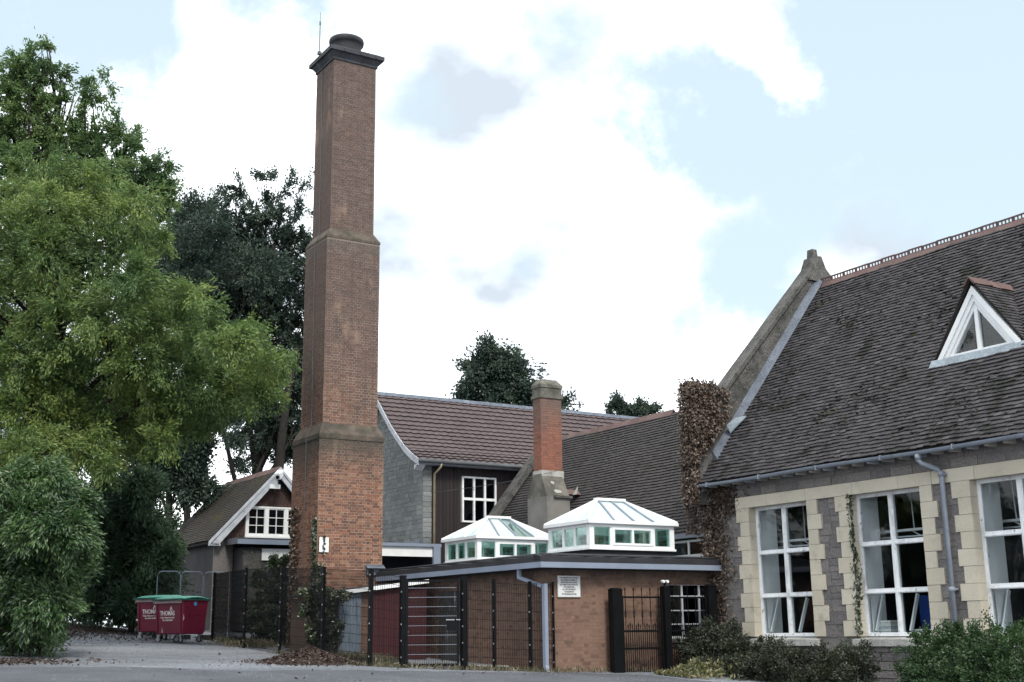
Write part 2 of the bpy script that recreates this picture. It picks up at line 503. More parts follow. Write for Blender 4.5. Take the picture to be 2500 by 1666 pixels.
mk_leaf('grass_dry', [(.05, .055, .028), (.09, .085, .042), (.15, .13, .075), (.2, .17, .11)], trans=.3, scale=2)
mk_leaf('lime_leaf', [(.32, .42, .04), (.38, .5, .06)], trans=.4)


# ------------------------------------------------------------------ object helpers
def wm(o):
    m = o.matrix_basis.copy()
    p = o.parent
    while p is not None:
        m = p.matrix_basis @ m
        p = p.parent
    return m


def tag(o, label, cat, group=None, kind=None):
    if label:
        o['label'] = label
    if cat:
        o['category'] = cat
    if group:
        o['group'] = group
    if kind:
        o['kind'] = kind
    return o


def thing(name, label, cat, loc=(0, 0, 0), rotz=0.0, group=None):
    o = bpy.data.objects.new(name, None)
    o.empty_display_size = .3
    COL.objects.link(o)
    o.location = loc
    o.rotation_euler = (0, 0, rotz)
    return tag(o, label, cat, group)


def attach(o, parent):
    """keep world-space mesh coordinates under a parent"""
    if parent is not None:
        o.parent = parent
        o.matrix_basis = wm(parent).inverted()
    return o


class MB:
    def __init__(self):
        self.v, self.f, self.m = [], [], []

    def poly(self, pts, mi=0):
        n = len(self.v)
        self.v += [tuple(p) for p in pts]
        self.f.append(tuple(range(n, n + len(pts))))
        self.m.append(mi)
        return self

    def hexa(self, p, mi=0):
        """p: 4 bottom (ccw from above) + 4 top"""
        n = len(self.v)
        self.v += [tuple(q) for q in p]
        for f in ((3, 2, 1, 0), (4, 5, 6, 7), (0, 1, 5, 4), (1, 2, 6, 5), (2, 3, 7, 6), (3, 0, 4, 7)):
            self.f.append(tuple(n + i for i in f))
            self.m.append(mi)
        return self

    def box(self, x0, x1, y0, y1, z0, z1, mi=0):
        return self.hexa([(x0, y0, z0), (x1, y0, z0), (x1, y1, z0), (x0, y1, z0), (x0, y0, z1), (x1, y0, z1), (x1, y1, z1), (x0, y1, z1)], mi)

    def frustum(self, b, z0, t, z1, mi=0):
        (a0, a1, c0, c1), (d0, d1, e0, e1) = b, t
        return self.hexa([(a0, c0, z0), (a1, c0, z0), (a1, c1, z0), (a0, c1, z0), (d0, e0, z1), (d1, e0, z1), (d1, e1, z1), (d0, e1, z1)], mi)

    def beam(self, p0, p1, w, h, mi=0, up=(0, 0, 1)):
        p0, p1 = Vector(p0), Vector(p1)
        d = (p1 - p0).normalized()
        s = d.cross(Vector(up))
        if s.length < 1e-4:
            s = d.cross(Vector((1, 0, 0)))
        s.normalize()
        u = s.cross(d)
        s, u = s * w / 2, u * h / 2
        return self.hexa([p0 - s - u, p0 + s - u, p1 + s - u, p1 - s - u, p0 - s + u, p0 + s + u, p1 + s + u, p1 - s + u], mi)

    def prism(self, pts, ext, mi=0):
        pts = [Vector(p) for p in pts]
        ext = Vector(ext)
        n, k = len(self.v), len(pts)
        self.v += [tuple(p) for p in pts] + [tuple(p + ext) for p in pts]
        nrm = sum(((pts[i] - pts[0]).cross(pts[i + 1] - pts[0]) for i in range(1, k - 1)), Vector())
        flip = nrm.dot(ext) > 0
        a, b = tuple(range(n, n + k)), tuple(range(n + k, n + 2 * k))
        fs = [a, b[::-1]] + [(n + i, n + k + i, n + k + (i + 1) % k, n + (i + 1) % k) for i in range(k)]
        for f in fs:
            self.f.append(f[::-1] if flip else f)
            self.m.append(mi)
        return self

    def tube(self, path, r, n=8, mi=0, cap=True):
        path = [Vector(p) for p in path]
        if isinstance(r, (int, float)):
            r = [r] * len(path)
        rings = []
        ref = Vector((0.3, 0.2, 1)).normalized()
        for i, p in enumerate(path):
            d = (path[min(i + 1, len(path) - 1)] - path[max(i - 1, 0)])
            if d.length < 1e-6:
                d = Vector((0, 0, 1))
            d.normalize()
            s = d.cross(ref)
            if s.length < .05:
                s = d.cross(Vector((1, 0, 0)))
            s.normalize()
            u = s.cross(d)
            base = len(self.v)
            for k in range(n):
                a = 2 * math.pi * k / n
                self.v.append(tuple(p + (s * math.cos(a) + u * math.sin(a)) * r[i]))
            rings.append(base)
        for a, b in zip(rings, rings[1:]):
            for k in range(n):
                self.f.append((a + k, a + (k + 1) % n, b + (k + 1) % n, b + k))
                self.m.append(mi)
        if cap:
            self.f.append(tuple(rings[0] + k for k in range(n))[::-1])
            self.f.append(tuple(rings[-1] + k for k in range(n)))
            self.m += [mi, mi]
        return self

    def disc(self, c, axis, r, h, n=16, mi=0):
        c, axis = Vector(c), Vector(axis).normalized()
        return self.tube([c - axis * h / 2, c + axis * h / 2], r, n, mi)

    def build(self, name, mats, parent=None, smooth=False, origin=None):
        me = bpy.data.meshes.new(name)
        o = Vector(origin) if origin is not None else Vector()
        me.from_pydata([(p[0] - o.x, p[1] - o.y, p[2] - o.z) for p in self.v], [], self.f)
        if isinstance(mats, str):
            mats = [mats]
        for m in mats:
            me.materials.append(MATS[m])
        if len(mats) > 1:
            me.polygons.foreach_set('material_index', self.m)
        if smooth:
            me.polygons.foreach_set('use_smooth', [True] * len(me.polygons))
        me.update()
        ob = bpy.data.objects.new(name, me)
        COL.objects.link(ob)
        if parent is not None:
            attach(ob, parent)
        ob.matrix_basis = ob.matrix_basis @ Matrix.Translation(o)
        return ob


UNIT = ([(-.5, -.5, -.5), (.5, -.5, -.5), (.5, .5, -.5), (-.5, .5, -.5), (-.5, -.5, .5), (.5, -.5, .5), (.5, .5, .5), (-.5, .5, .5)],
        [(3, 2, 1, 0), (4, 5, 6, 7), (0, 1, 5, 4), (1, 2, 6, 5), (2, 3, 7, 6), (3, 0, 4, 7)])


def boxmat(x0, x1, y0, y1, z0, z1):
    return Matrix(((x1 - x0, 0, 0, (x0 + x1) / 2), (0, y1 - y0, 0, (y0 + y1) / 2), (0, 0, z1 - z0, (z0 + z1) / 2), (0, 0, 0, 1)))


def pieces(name, plural, mats, parent, limit=290, tmpl=UNIT):
    """mats: list of matrices placing the template. The ones that show largest become objects, the rest one joined part."""
    def make(material):
        inv = wm(parent).inverted()
        scored = []
        for M in mats:
            p = project(M.translation)
            sc = 1e9
            if p is not None and -20 < p[0] < 2520 and -20 < p[1] < 1690:
                size = (M.col[0].length * M.col[1].length * M.col[2].length) ** (1 / 3)
                sc = p[2] / size
            scored.append(sc)
        order = np.argsort(scored, kind='stable')
        me = bpy.data.meshes.new(name)
        me.from_pydata(tmpl[0], [], tmpl[1])
        me.materials.append(MATS[material])
        for i in order[:limit]:
            o = bpy.data.objects.new(name, me)
            COL.objects.link(o)
            o.parent = parent
            o.matrix_basis = inv @ mats[i]
        rest = order[limit:]
        if len(rest):
            tv = np.array([(*p, 1.0) for p in tmpl[0]])
            Ms = np.array([[list(r) for r in mats[i]] for i in rest])
            V = np.einsum('nij,kj->nki', Ms, tv)[:, :, :3].reshape(-1, 3)
            nf, nv = len(tmpl[1]), len(tmpl[0])
            k = len(tmpl[1][0])
            F = (np.array(tmpl[1])[None] + (np.arange(len(rest)) * nv)[:, None, None]).reshape(-1, k)
            ob = raw_mesh(plural, V, F, material)
            attach(ob, parent)
            ob['kind'] = 'stuff'
        return me
    return make


def raw_mesh(name, V, F, material):
    V = np.asarray(V, dtype=np.float32)
    F = np.asarray(F, dtype=np.int32)
    me = bpy.data.meshes.new(name)
    k = F.shape[1]
    me.vertices.add(len(V))
    me.vertices.foreach_set('co', V.ravel())
    me.loops.add(F.size)
    me.loops.foreach_set('vertex_index', F.ravel())
    me.polygons.add(len(F))
    me.polygons.foreach_set('loop_start', np.arange(0, F.size, k, dtype=np.int32))
    me.polygons.foreach_set('loop_total', np.full(len(F), k, dtype=np.int32))
    me.polygons.foreach_set('use_smooth', np.zeros(len(F), dtype=bool))
    me.materials.append(MATS[material])
    me.update(calc_edges=True)
    ob = bpy.data.objects.new(name, me)
    COL.objects.link(ob)
    return ob


def leaves(name, centers, dirs, length, width, material, parent=None, fold=0.15, jit=0.35):
    """one folded four-sided leaf per centre; dirs is the direction each leaf points"""
    C = np.asarray(centers, float)
    n = len(C)
    D = np.asarray(dirs, float) + rng.normal(0, jit, (n, 3))
    D /= np.linalg.norm(D, axis=1, keepdims=True) + 1e-9
    S = np.cross(D, rng.normal(0, 1, (n, 3)) + np.array([0, 0, 0.4]))
    S /= np.linalg.norm(S, axis=1, keepdims=True) + 1e-9
    Nn = np.cross(S, D)
    ln = length * rng.uniform(.65, 1.25, (n, 1))
    wd = width * rng.uniform(.7, 1.2, (n, 1))
    V = np.empty((n, 4, 3))
    V[:, 0] = C - D * ln * .5
    V[:, 1] = C + S * wd * .5 + Nn * wd * fold
    V[:, 2] = C + D * ln * .5 - Nn * ln * .08
    V[:, 3] = C - S * wd * .5 + Nn * wd * fold
    F = np.array([[0, 1, 2, 3]])[None] + (np.arange(n) * 4)[:, None, None]
    ob = raw_mesh(name, V.reshape(-1, 3), F.reshape(-1, 4), material)
    if parent is not None:
        attach(ob, parent)
    return ob


def rand_unit(n):
    v = rng.normal(0, 1, (n, 3))
    return v / np.linalg.norm(v, axis=1, keepdims=True)


def cloud(blobs, n, spray=.22, dens=5.0, shell=(0.5, 1.0), droop=0.0, long=1.3):
    """leaf points and directions for a crown made of blobs (centre, radius[, density]): each blob carries sprays of leaves that point out of it"""
    w = np.array([b[1] ** 2 * (b[2] if len(b) > 2 else 1.0) for b in blobs])
    counts = rng.multinomial(n, w / w.sum())
    P, Dv = [], []
    for b, c in zip(blobs, counts):
        if c == 0:
            continue
        de = b[2] if len(b) > 2 else 1.0
        k = max(5, int(dens * 12.6 * b[1] ** 2 * de))
        sub = rand_unit(k)
        rad = b[1] * (rng.uniform(shell[0] ** 2, shell[1] ** 2, (k, 1)) ** .5)
        cen = np.array(b[0]) + sub * rad
        size = spray * rng.uniform(.6, 1.3, k)
        idx = rng.integers(0, k, c)
        ax = sub + rng.normal(0, .35, (k, 3))
        ax[:, 2] -= droop
        ax /= np.linalg.norm(ax, axis=1, keepdims=True)
        sz = size[idx][:, None]
        off = rng.normal(0, .45, (c, 3)) * sz + ax[idx] * (rng.uniform(-1, 1.1, (c, 1)) * sz * long)
        P.append(cen[idx] + off)
        Dv.append(ax[idx] + off / (sz + 1e-6) * .35)
    return np.concatenate(P), np.concatenate(Dv)


D = 1.0625


def pix_blobs(rows, dep):
    out = []
    for r in rows:
        x, y, rad = r[:3]
        dd = r[3] if len(r) > 3 else 0.0
        dens = r[4] if len(r) > 4 else 1.0
        d = dep + dd
        out.append((tuple(hd(x * D, y * D, d)), rad * D * d / FPX, dens))
    return out


def bent(p0, p1, bend=.12, n=5, sag=0.0):
    p0, p1 = Vector(p0), Vector(p1)
    L = (p1 - p0).length
    a = Vector(rng.normal(0, bend * L * .5, 3))
    pts = []
    for i in range(n):
        t = i / (n - 1)
        q = p0.lerp(p1, t) + a * math.sin(math.pi * t) + Vector((0, 0, -sag * L * math.sin(math.pi * t)))
        pts.append(q)
    return pts


def gz(x, y):
    y2 = np.clip(y, -60, 24)
    x2 = np.clip(x, -40, 12)
    return 0.045 * y2 - 0.02 * x2


def gzv(x, y):
    return float(gz(x, y))

# ------------------------------------------------------------------ ground
def build_ground():
    xs = np.unique(np.concatenate([np.linspace(-900, -40, 12), np.linspace(-40, 14, 110), np.linspace(14, 900, 12)]))
    ys = np.unique(np.concatenate([np.linspace(-300, -30, 8), np.linspace(-30, 30, 110), np.linspace(30, 1200, 12)]))
    X, Y = np.meshgrid(xs, ys)
    Z = gz(X, Y) + .025 * np.sin(X * 1.3 + .5 * Y) * np.sin(Y * .9) * (np.abs(X) < 40)
    # bank of leaf mould rising behind the bins
    Z = Z + .35 * np.exp(-(((X + 7.2) / 2.6) ** 2 + ((Y - 21.5) / 4.5) ** 2))
    V = np.stack([X, Y, Z], -1).reshape(-1, 3)
    nx = len(xs)
    i = np.arange(len(ys) - 1)[:, None] * nx + np.arange(nx - 1)[None]
    i = i.ravel()
    F = np.stack([i, i + 1, i + 1 + nx, i + nx], 1)
    m = mk('tarmac', ((.175, .19, .215), (.12, .131, .15)), scale=.45, stretch=(.4, 1.15, 1), bscale=13, bump=.9, bdist=.03, fine=.45, rough=.92,
           stain=((.24, .255, .28), .7, .5, .7, .6), stain2=((.07, .072, .078), .55, .56, .7, .7))
    o = raw_mesh('ground', V, F, 'tarmac')
    o['kind'] = 'structure'
    # worn dark tarmac lane in the lower left, a sheet a few millimetres up
    V2, F2 = [], []
    n = 40
    for k in range(n + 1):
        t = k / n
        x = -19 + 21 * t
        y1 = 2.15 - .26 * (x + 10) + .12 * math.sin(x * 2.1) + .1 * math.sin(x * 5.3)
        y0 = y1 - 16
        for j in range(13):
            y = y0 + (y1 - y0) * j / 12
            V2.append((x, y, gzv(x, y) + .025 * math.sin(x * 1.3 + .5 * y) * math.sin(y * .9) + .012))
    for k in range(n):
        for j in range(12):
            a = k * 13 + j
            F2.append((a, a + 13, a + 14, a + 1))
    mk('lane', ((.088, .095, .11), (.064, .07, .082)), scale=.6, bscale=15, bump=.8, bdist=.02, fine=.3,
       stain=((.12, .125, .135), .9, .58, .75, .6))
    o = raw_mesh('lane', V2, F2, 'lane')
    o['kind'] = 'structure'


build_ground()


# ------------------------------------------------------------------ chimney tower
def brick_face(axis, fixed, a0, a1, z0, z1, out, course=.0785, pitch=.236, depth=.06, proud=.011, skip=None, first=0, mortar=.011, jitter=.003):
    """English bond on a face; axis 'y' means the face has constant y and runs along x; out is the sign of the outward normal"""
    ms = []
    k = 0
    z = z0
    while z + course * .6 < z1:
        header = (k + first) % 2
        p = pitch / 2 if header else pitch
        s = a0 - (p * .5 if header else (pitch * .25 if False else 0))
        if not header:
            s = a0 - pitch * .25 * 0
        while s < a1 - .02:
            b0, b1 = max(s, a0), min(s + p, a1)
            if b1 - b0 > .03 and not (skip and skip((b0 + b1) / 2, z + course / 2)):
                j = random.uniform(-jitter, jitter)
                f0, f1 = fixed - out * depth, fixed + out * (proud + j)
                lo, hi = min(f0, f1), max(f0, f1)
                zz1 = min(z + course, z1) - mortar
                if axis == 'y':
                    ms.append(boxmat(b0 + mortar / 2, b1 - mortar / 2, lo, hi, z, zz1))
                else:
                    ms.append(boxmat(lo, hi, b0 + mortar / 2, b1 - mortar / 2, z, zz1))
            s += p
        z += course
        k += 1
    return ms


def build_tower():
    t = thing('chimney_tower', 'tall square brick chimney tower stepping in twice under a dark stone cap', 'chimney', (-1.1, 9.18, .4))
    secs = [((-2.10, -.115, 8.20, 10.15), .1, 6.22), ((-1.95, -.25, 8.36, 9.98), 6.66, 12.2), ((-1.79, -.385, 8.53, 9.86), 12.52, 18.0)]
    core = MB()
    bricks = []
    for (x0, x1, y0, y1), z0, z1 in secs:
        core.box(x0, x1, y0, y1, z0, z1)
        bricks += brick_face('y', y0, x0, x1, z0, z1, -1, mortar=.015, proud=.005, jitter=.005)
        bricks += brick_face('x', x0, y0, y1, z0, z1, -1, first=1, mortar=.015, proud=.005)
        bricks += brick_face('x', x1, y0, y1, z0, z1, 1, first=1, pitch=.236) if False else []
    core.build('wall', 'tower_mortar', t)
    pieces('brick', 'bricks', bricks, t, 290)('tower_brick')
    for (a, z0, z1, b) in (((-2.14, -.075, 8.16, 10.19), 6.22, 6.34, None), (None, 6.34, 6.66, None), ((-1.97, -.23, 8.34, 10.0), 12.2, 12.27, None), (None, 12.27, 12.52, None)):
        pass
    w = MB()
    w.box(-2.125, -.09, 8.175, 10.175, 6.22, 6.36)
    w.frustum((-2.115, -.1, 8.185, 10.165), 6.36, (-1.965, -.235, 8.345, 9.995), 6.68)
    w.build('weathering_ledge', 'tower_ledge', t)
    w = MB()
    w.box(-1.965, -.235, 8.345, 9.995, 12.2, 12.27)
    w.frustum((-1.96, -.24, 8.35, 9.99), 12.27, (-1.795, -.38, 8.525, 9.865), 12.54)
    w.build('weathering_ledge', 'tower_ledge', t)
    c = MB()
    c.box(-1.83, -.345, 8.49, 9.90, 17.97, 18.06)
    c.frustum((-1.84, -.335, 8.48, 9.91), 18.06, (-1.93, -.245, 8.39, 10.0), 18.2)
    c.build('cornice', 'dark_cap', t)
    c = MB()
    c.box(-1.99, -.185, 8.33, 10.06, 18.2, 18.33)
    c.frustum((-1.98, -.195, 8.34, 10.05), 18.33, (-1.82, -.355, 8.5, 9.89), 18.43)
    c.build('cap_stone', 'dark_cap', t)
    for xx in (-1.55, -1.0, -.5):
        MB().box(xx, xx + .05, 8.305, 8.33, 18.2, 18.3).build('cap_cramp', 'dark_cap', t)
    # clay pot, wide and open
    n = 40
    p = MB()
    prof = [(.46, 18.36), (.46, 18.80), (.5, 18.85), (.535, 18.87), (.55, 18.96), (.535, 19.02), (.48, 19.02), (.45, 18.95), (.43, 18.45)]
    for r, z in prof:
        for k in range(n):
            a = 2 * math.pi * k / n
            p.v.append((-1.1 + r * math.cos(a), 9.2 + r * math.sin(a), z))
    for j in range(len(prof) - 1):
        for k in range(n):
            a, b = j * n + k, j * n + (k + 1) % n
            p.f.append((a, b, b + n, a + n))
            p.m.append(0)
    p.build('chimney_pot', 'pot_clay', t, smooth=True)
    # lightning conductor strip down the left face, clips
    s = MB()
    pts = [(-2.0, 9.38, 18.1), (-1.815, 9.38, 17.9), (-1.815, 9.3, 12.58), (-1.975, 9.22, 12.22), (-1.975, 9.12, 6.72), (-2.13, 9.1, 6.3), (-2.125, 9.14, .5)]
    for a, b in zip(pts, pts[1:]):
        s.beam(a, b, .022, .012, up=(1, 0, 0.01))
    s.build('conductor_strip', 'iron_grey', t)
    base = hx(734 * D, 118 * D, -1.96)
    r = MB()
    r.tube([base - Vector((0, 0, .1)), base + Vector((0, 0, .95))], .016, 6)
    r.tube([base + Vector((0, 0, .9)), base + Vector((0, 0, 1.0))], .028, 6)
    r.tube([base + Vector((0, 0, .98)), base + Vector((0, 0, 1.32))], .008, 6)
    r.box(base.x - .05, base.x + .05, base.y - .05, base.y + .05, base.z - .12, base.z - .02)
    r.build('lightning_rod', 'iron_grey', t)
    # flashing where the flat roof meets the tower
    f = MB()
    f.box(-.62, -.1, 8.12, 8.185, 2.46, 2.74)
    f.prism([(-.64, 8.18, 2.74), (-.64, 8.02, 2.64), (-.64, 8.18, 2.64)], (.55, 0, 0))
    f.build('flashing', 'lead', t)


build_tower()


# ------------------------------------------------------------------ roofs of plain tiles
def tile_field(p0, along, slope_dir, length, height, gauge, width, keep=None, thick=.014, lift=.02, jit=.004):
    """matrices for flat tiles: p0 the eave corner, along and slope_dir unit vectors"""
    e, s = Vector(along).normalized(), Vector(slope_dir).normalized()
    n = e.cross(s)
    if n.z < 0:
        n = -n
    ms = []
    rows = int(height / gauge)
    tl = gauge * 1.35
    tilt = math.atan2(lift, gauge)
    for r in range(rows):
        off = (r % 2) * width * .5
        k = 0
        u = -off
        while u < length:
            u0, u1 = max(u, 0), min(u + width, length)
            u += width
            if u1 - u0 < width * .25:
                continue
            uc, sc = (u0 + u1) / 2, r * gauge + gauge * .5
            if keep and not keep(uc, sc):
                continue
            tt = tilt + random.uniform(-.02, .02)
            sd_ = s * math.cos(tt) - n * math.sin(tt)
            ed = (e + n * random.gauss(0, .006) + s * random.gauss(0, .012)).normalized()
            nn = ed.cross(sd_)
            if nn.z < 0:
                nn = -nn
            c = Vector(p0) + e * uc + s * (sc + gauge * .12 + random.uniform(-jit, jit) * 2) + n * (lift * .75 + random.uniform(0, jit))
            c += n * (.010 * math.sin(uc * .9 + sc * .8) + .008 * math.sin(uc * 2.1 - sc * 1.7))
            if random.random() < .008:
                c += -s * random.uniform(.02, .07) + n * .012
                ed = (ed + s * random.gauss(0, .07)).normalized()
            lx, ly = (u1 - u0) - .006, tl
            ms.append(Matrix(((ed.x * lx, sd_.x * ly, nn.x * thick, c.x), (ed.y * lx, sd_.y * ly, nn.y * thick, c.y), (ed.z * lx, sd_.z * ly, nn.z * thick, c.z), (0, 0, 0, 1))))
    return ms


def crest_tile(length=.45, holes=4):
    """ridge tile with a pierced crest, along +y, made of four-sided faces"""
    mb = MB()
    w, h = .15, .10
    mb.hexa([(-w, 0, -h * 1.55), (-w + .015, 0, -h * 1.6), (-w + .015, length, -h * 1.6), (-w, length, -h * 1.55), (-.012, 0, .02), (.0, 0, .02), (.0, length, .02), (-.012, length, .02)])
    mb.hexa([(w - .015, 0, -h * 1.6), (w, 0, -h * 1.55), (w, length, -h * 1.55), (w - .015, length, -h * 1.6), (.0, 0, .02), (.012, 0, .02), (.012, length, .02), (.0, length, .02)])
    mb.box(-.014, .014, 0.004, length - .004, .0, .035)
    mb.box(-.018, .018, 0.004, length - .004, .115, .15)
    post = .035
    step = (length - .008 - post) / holes
    for i in range(holes + 1):
        y = .004 + i * step
        pw = post if i in (0, holes) else post * .75
        mb.box(-.012, .012, y, y + pw, .035, .115)
    return mb.v, mb.f


def ridge_run(parent, x, y0, y1, z, tmpl, step, mat='terracotta', name='ridge_tile'):
    ms = []
    n = int((y1 - y0) / step)
    for i in range(n):
        M = Matrix.Translation((x + random.uniform(-.006, .006), y0 + i * step, z + random.uniform(-.008, .008))) @ Matrix.Rotation(random.gauss(0, .01), 4, 'X')
        ms.append(M)
    me = bpy.data.meshes.new(name)
    me.from_pydata(tmpl[0], [], tmpl[1])
    me.materials.append(MATS[mat])
    inv = wm(parent).inverted()
    for M in ms:
        o = bpy.data.objects.new(name, me)
        COL.objects.link(o)
        o.parent = parent
        o.matrix_basis = inv @ M


def masonry(ms_list, x, rects, out=-1, hr=(.2, .32), lr=(.32, .62), proud=(.006, .024), axis='x', depth=.06, joint=.014):
    for (y0, y1, z0, z1) in rects:
        z = z0
        while z < z1 - .04:
            h = random.uniform(*hr)
            if z1 - (z + h) < hr[0] * .7:
                h = z1 - z
            y = y0
            while y < y1 - .03:
                l = random.uniform(*lr)
                if y1 - (y + l) < lr[0] * .6:
                    l = y1 - y
                p = random.uniform(*proud)
                # now and then split a tall block into two thin ones
                parts = [(z, z + h)]
                if h > .24 and random.random() < .25:
                    parts = [(z, z + h * .45), (z + h * .45, z + h)]
                for (a, b) in parts:
                    f0, f1 = x - out * depth, x + out * p
                    lo, hi = min(f0, f1), max(f0, f1)
                    M = boxmat(lo, hi, y + joint / 2, y + l - joint / 2, a + joint / 2, b - joint / 2) if axis == 'x' else boxmat(y + joint / 2, y + l - joint / 2, lo, hi, a + joint / 2, b - joint / 2)
                    ms_list.append(M)
                y += l
            z += h


# ------------------------------------------------------------------ right-hand school hall
OPEN = [(-3.36, -1.42), (-6.60, -4.65), (-9.84, -7.84), (-13.08, -11.08)]
SILL, HEAD = .70, 3.72
EV, EZ, SL = 4.65, 4.47, 1.238
RV, RZ = 9.26, 10.17


def build_hall():
    h = thing('school_hall', 'grey stone school hall with steep mossy tiled roof, cream window surrounds and triangular dormer', 'building', (7, -6, -.2))
    YN = -14.6
    # walls as boxes round the openings
    w = MB()
    ys = [YN] + [v for o in reversed(OPEN) for v in o] + [.05]
    for a, b in zip(ys[0::2], ys[1::2]):
        w.box(5.0, 5.5, a, b, -.8, 4.42)
    for (a, b) in OPEN:
        w.box(5.0, 5.5, a, b, -.8, SILL - .16)
        w.box(5.0, 5.5, a, b, HEAD + .02, 4.42)
    w.build('wall', 'stone_joint', h)
    rw = MB()
    rw.box(13.0, 13.5, YN, .05, -.8, 4.42)
    rw.box(5.5, 13.0, YN - .3, YN, -.8, 4.42)
    rw.prism([(5.0, YN - .3, 4.42), (13.5, YN - .3, 4.42), (RV, YN - .3, 9.6)], (0, .3, 0))
    rw.build('end_wall', 'grey_stone', h)
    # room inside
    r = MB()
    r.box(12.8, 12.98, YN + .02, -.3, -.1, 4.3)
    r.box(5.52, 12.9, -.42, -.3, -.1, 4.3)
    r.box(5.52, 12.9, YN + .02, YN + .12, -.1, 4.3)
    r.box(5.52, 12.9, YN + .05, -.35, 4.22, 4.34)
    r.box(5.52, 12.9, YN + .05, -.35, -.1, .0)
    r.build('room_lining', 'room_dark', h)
    # stonework between the openings, the joint shows between the blocks
    st = []
    for (a, b) in zip(ys[0::2], ys[1::2]):
        masonry(st, 5.0, [(a + .25, b - .25, SILL - .02, HEAD + .02)] if b < 0 else [(a + .25, b, SILL - .02, HEAD + .02)])
    masonry(st, 5.0, [(YN, .04, 3.995, 4.4)], hr=(.2, .24), lr=(.4, .75))
    masonry(st, 5.0, [(YN, .04, -.5, SILL - .18)], hr=(.14, .22), lr=(.3, .7), proud=(.02, .05))
    pieces('wall_stone', 'wall_stones', st, h, 290)('grey_stone')
    # cream quoins, alternately long and short, and the lintel course
    q, nrow = [], 9
    rh = (HEAD - SILL) / nrow
    for (a, b) in OPEN:
        for k in range(nrow):
            z0, z1 = SILL + k * rh + .004, SILL + (k + 1) * rh - .004
            lw = .43 if k % 2 == 0 else .31
            j = lambda: random.uniform(-.015, .015)
            q.append(boxmat(4.945 + random.uniform(-.006, .006), 5.2, b - .005, b + lw + j(), z0, z1))
            lw = .31 if k % 2 == 0 else .43
            q.append(boxmat(4.945 + random.uniform(-.006, .006), 5.2, a - lw + j(), a + .005, z0, z1))
    pieces('quoin_stone', 'quoin_stones', q, h, 290)('cream_stone')
    li = []
    y = -.98
    while y > YN + .2:
        l = random.uniform(.85, 1.5)
        li.append(boxmat(4.938 + random.uniform(-.005, .005), 5.22, max(y - l, YN) + .004, y - .004, HEAD, 3.985))
        y -= l
    pieces('lintel_stone', 'lintel_stones', li, h, 60)('cream_stone')
    for (a, b) in OPEN:
        s = MB()
        s.hexa([(4.86, a - .12, SILL - .2), (5.3, a - .12, SILL - .2), (5.3, b + .12, SILL - .2), (4.86, b + .12, SILL - .2),
                (4.86, a - .12, SILL - .06), (5.3, a - .12, SILL + .0), (5.3, b + .12, SILL + .0), (4.86, b + .12, SILL - .06)])
        s.build('window_sill', 'sill_stone', h)
    # windows: three rows of two lights in peeling white frames, bottom lights tilting inwards
    for wi, (a, b) in enumerate(OPEN):
        x0, x1 = 5.17, 5.27
        fr = MB()
        t = .065
        fr.box(x0, x1, a, a + t, SILL, HEAD)
        fr.box(x0, x1, b - t, b, SILL, HEAD)
        fr.box(x0 - .004, x1, a + t, b - t, HEAD - .075, HEAD)
        fr.box(x0 - .02, x1, a + t, b - t, SILL, SILL + .08)
        wo = fr.build('window', 'old_white_paint', h)
        rv = MB()     # white plastered reveal inside
        rv.hexa([(5.28, b - .004, SILL), (5.78, b - .06, SILL), (5.78, b + .1, SILL), (5.28, b + .1, SILL), (5.28, b - .004, HEAD + .2), (5.78, b - .06, HEAD + .2), (5.78, b + .1, HEAD + .2), (5.28, b + .1, HEAD + .2)])
        rv.hexa([(5.28, a - .1, SILL), (5.98, a - .2, SILL), (5.98, a - .14, SILL), (5.28, a + .004, SILL), (5.28, a - .1, HEAD + .2), (5.98, a - .2, HEAD + .2), (5.98, a - .14, HEAD + .2), (5.28, a + .004, HEAD + .2)])
        rv.box(5.28, 5.98, a - .1, b + .14, SILL - .06, SILL - .01)
        rv.build('window_reveal', 'plaster', h)
        m = (a + b) / 2 + .02
        rows = [SILL + .08, 1.64, 2.645, HEAD - .075]
        bar = MB().box(x0 - .012, x1, m - .045, m + .045, SILL + .08, HEAD - .075)
        bar.box(x0 - .022, x0 - .012, m - .018, m + .018, SILL + .1, HEAD - .1)
        attach(bar.build('mullion', 'old_white_paint'), wo)
        for z in rows[1:3]:
            for (c, d) in ((a + t, m - .045), (m + .045, b - t)):
                g = MB().box(x0 - .008, x1, c, d, z - .055, z + .05).box(x0 - .03, x0 - .008, c, d, z - .04, z - .018)
                attach(g.build('transom', 'old_white_paint'), wo)
        for i in range(3):
            for (c, d) in ((a + t, m - .045), (m + .045, b - t)):
                zlo, zhi = rows[i] + (.05 if i else 0), rows[i + 1] - (.055 if i < 2 else 0)
                attach(MB().box(5.226, 5.232, c, d, zlo, zhi).build('pane', 'window_glass'), wo)
                # thin glazing fillet round each light
                for (e0, e1) in ((c, c + .02), (d - .02, d)):
                    attach(MB().box(x0 + .002, x0 + .03, e0, e1, zlo, zhi).build('glazing_fillet', 'old_white_paint'), wo)
                if i == 0:
                    # side cheek of the inward-tilting bottom light
                    ck = MB().prism([(5.29, d - .03, zlo), (5.29, d - .03, zhi - .02), (5.55, d - .03, zhi - .02)], (0, -.012, 0))
                    if d > m:
                        attach(ck.build('hopper_cheek', 'white_paint'), wo)
                    attach(MB().beam((5.3, d - .12, zlo + .02), (5.62, d - .1, zhi - .02), .075, .04, up=(0, 1, 0)).build('hopper_stay', 'plaster'), wo)
    # roof deck and tiles
    deck = MB()
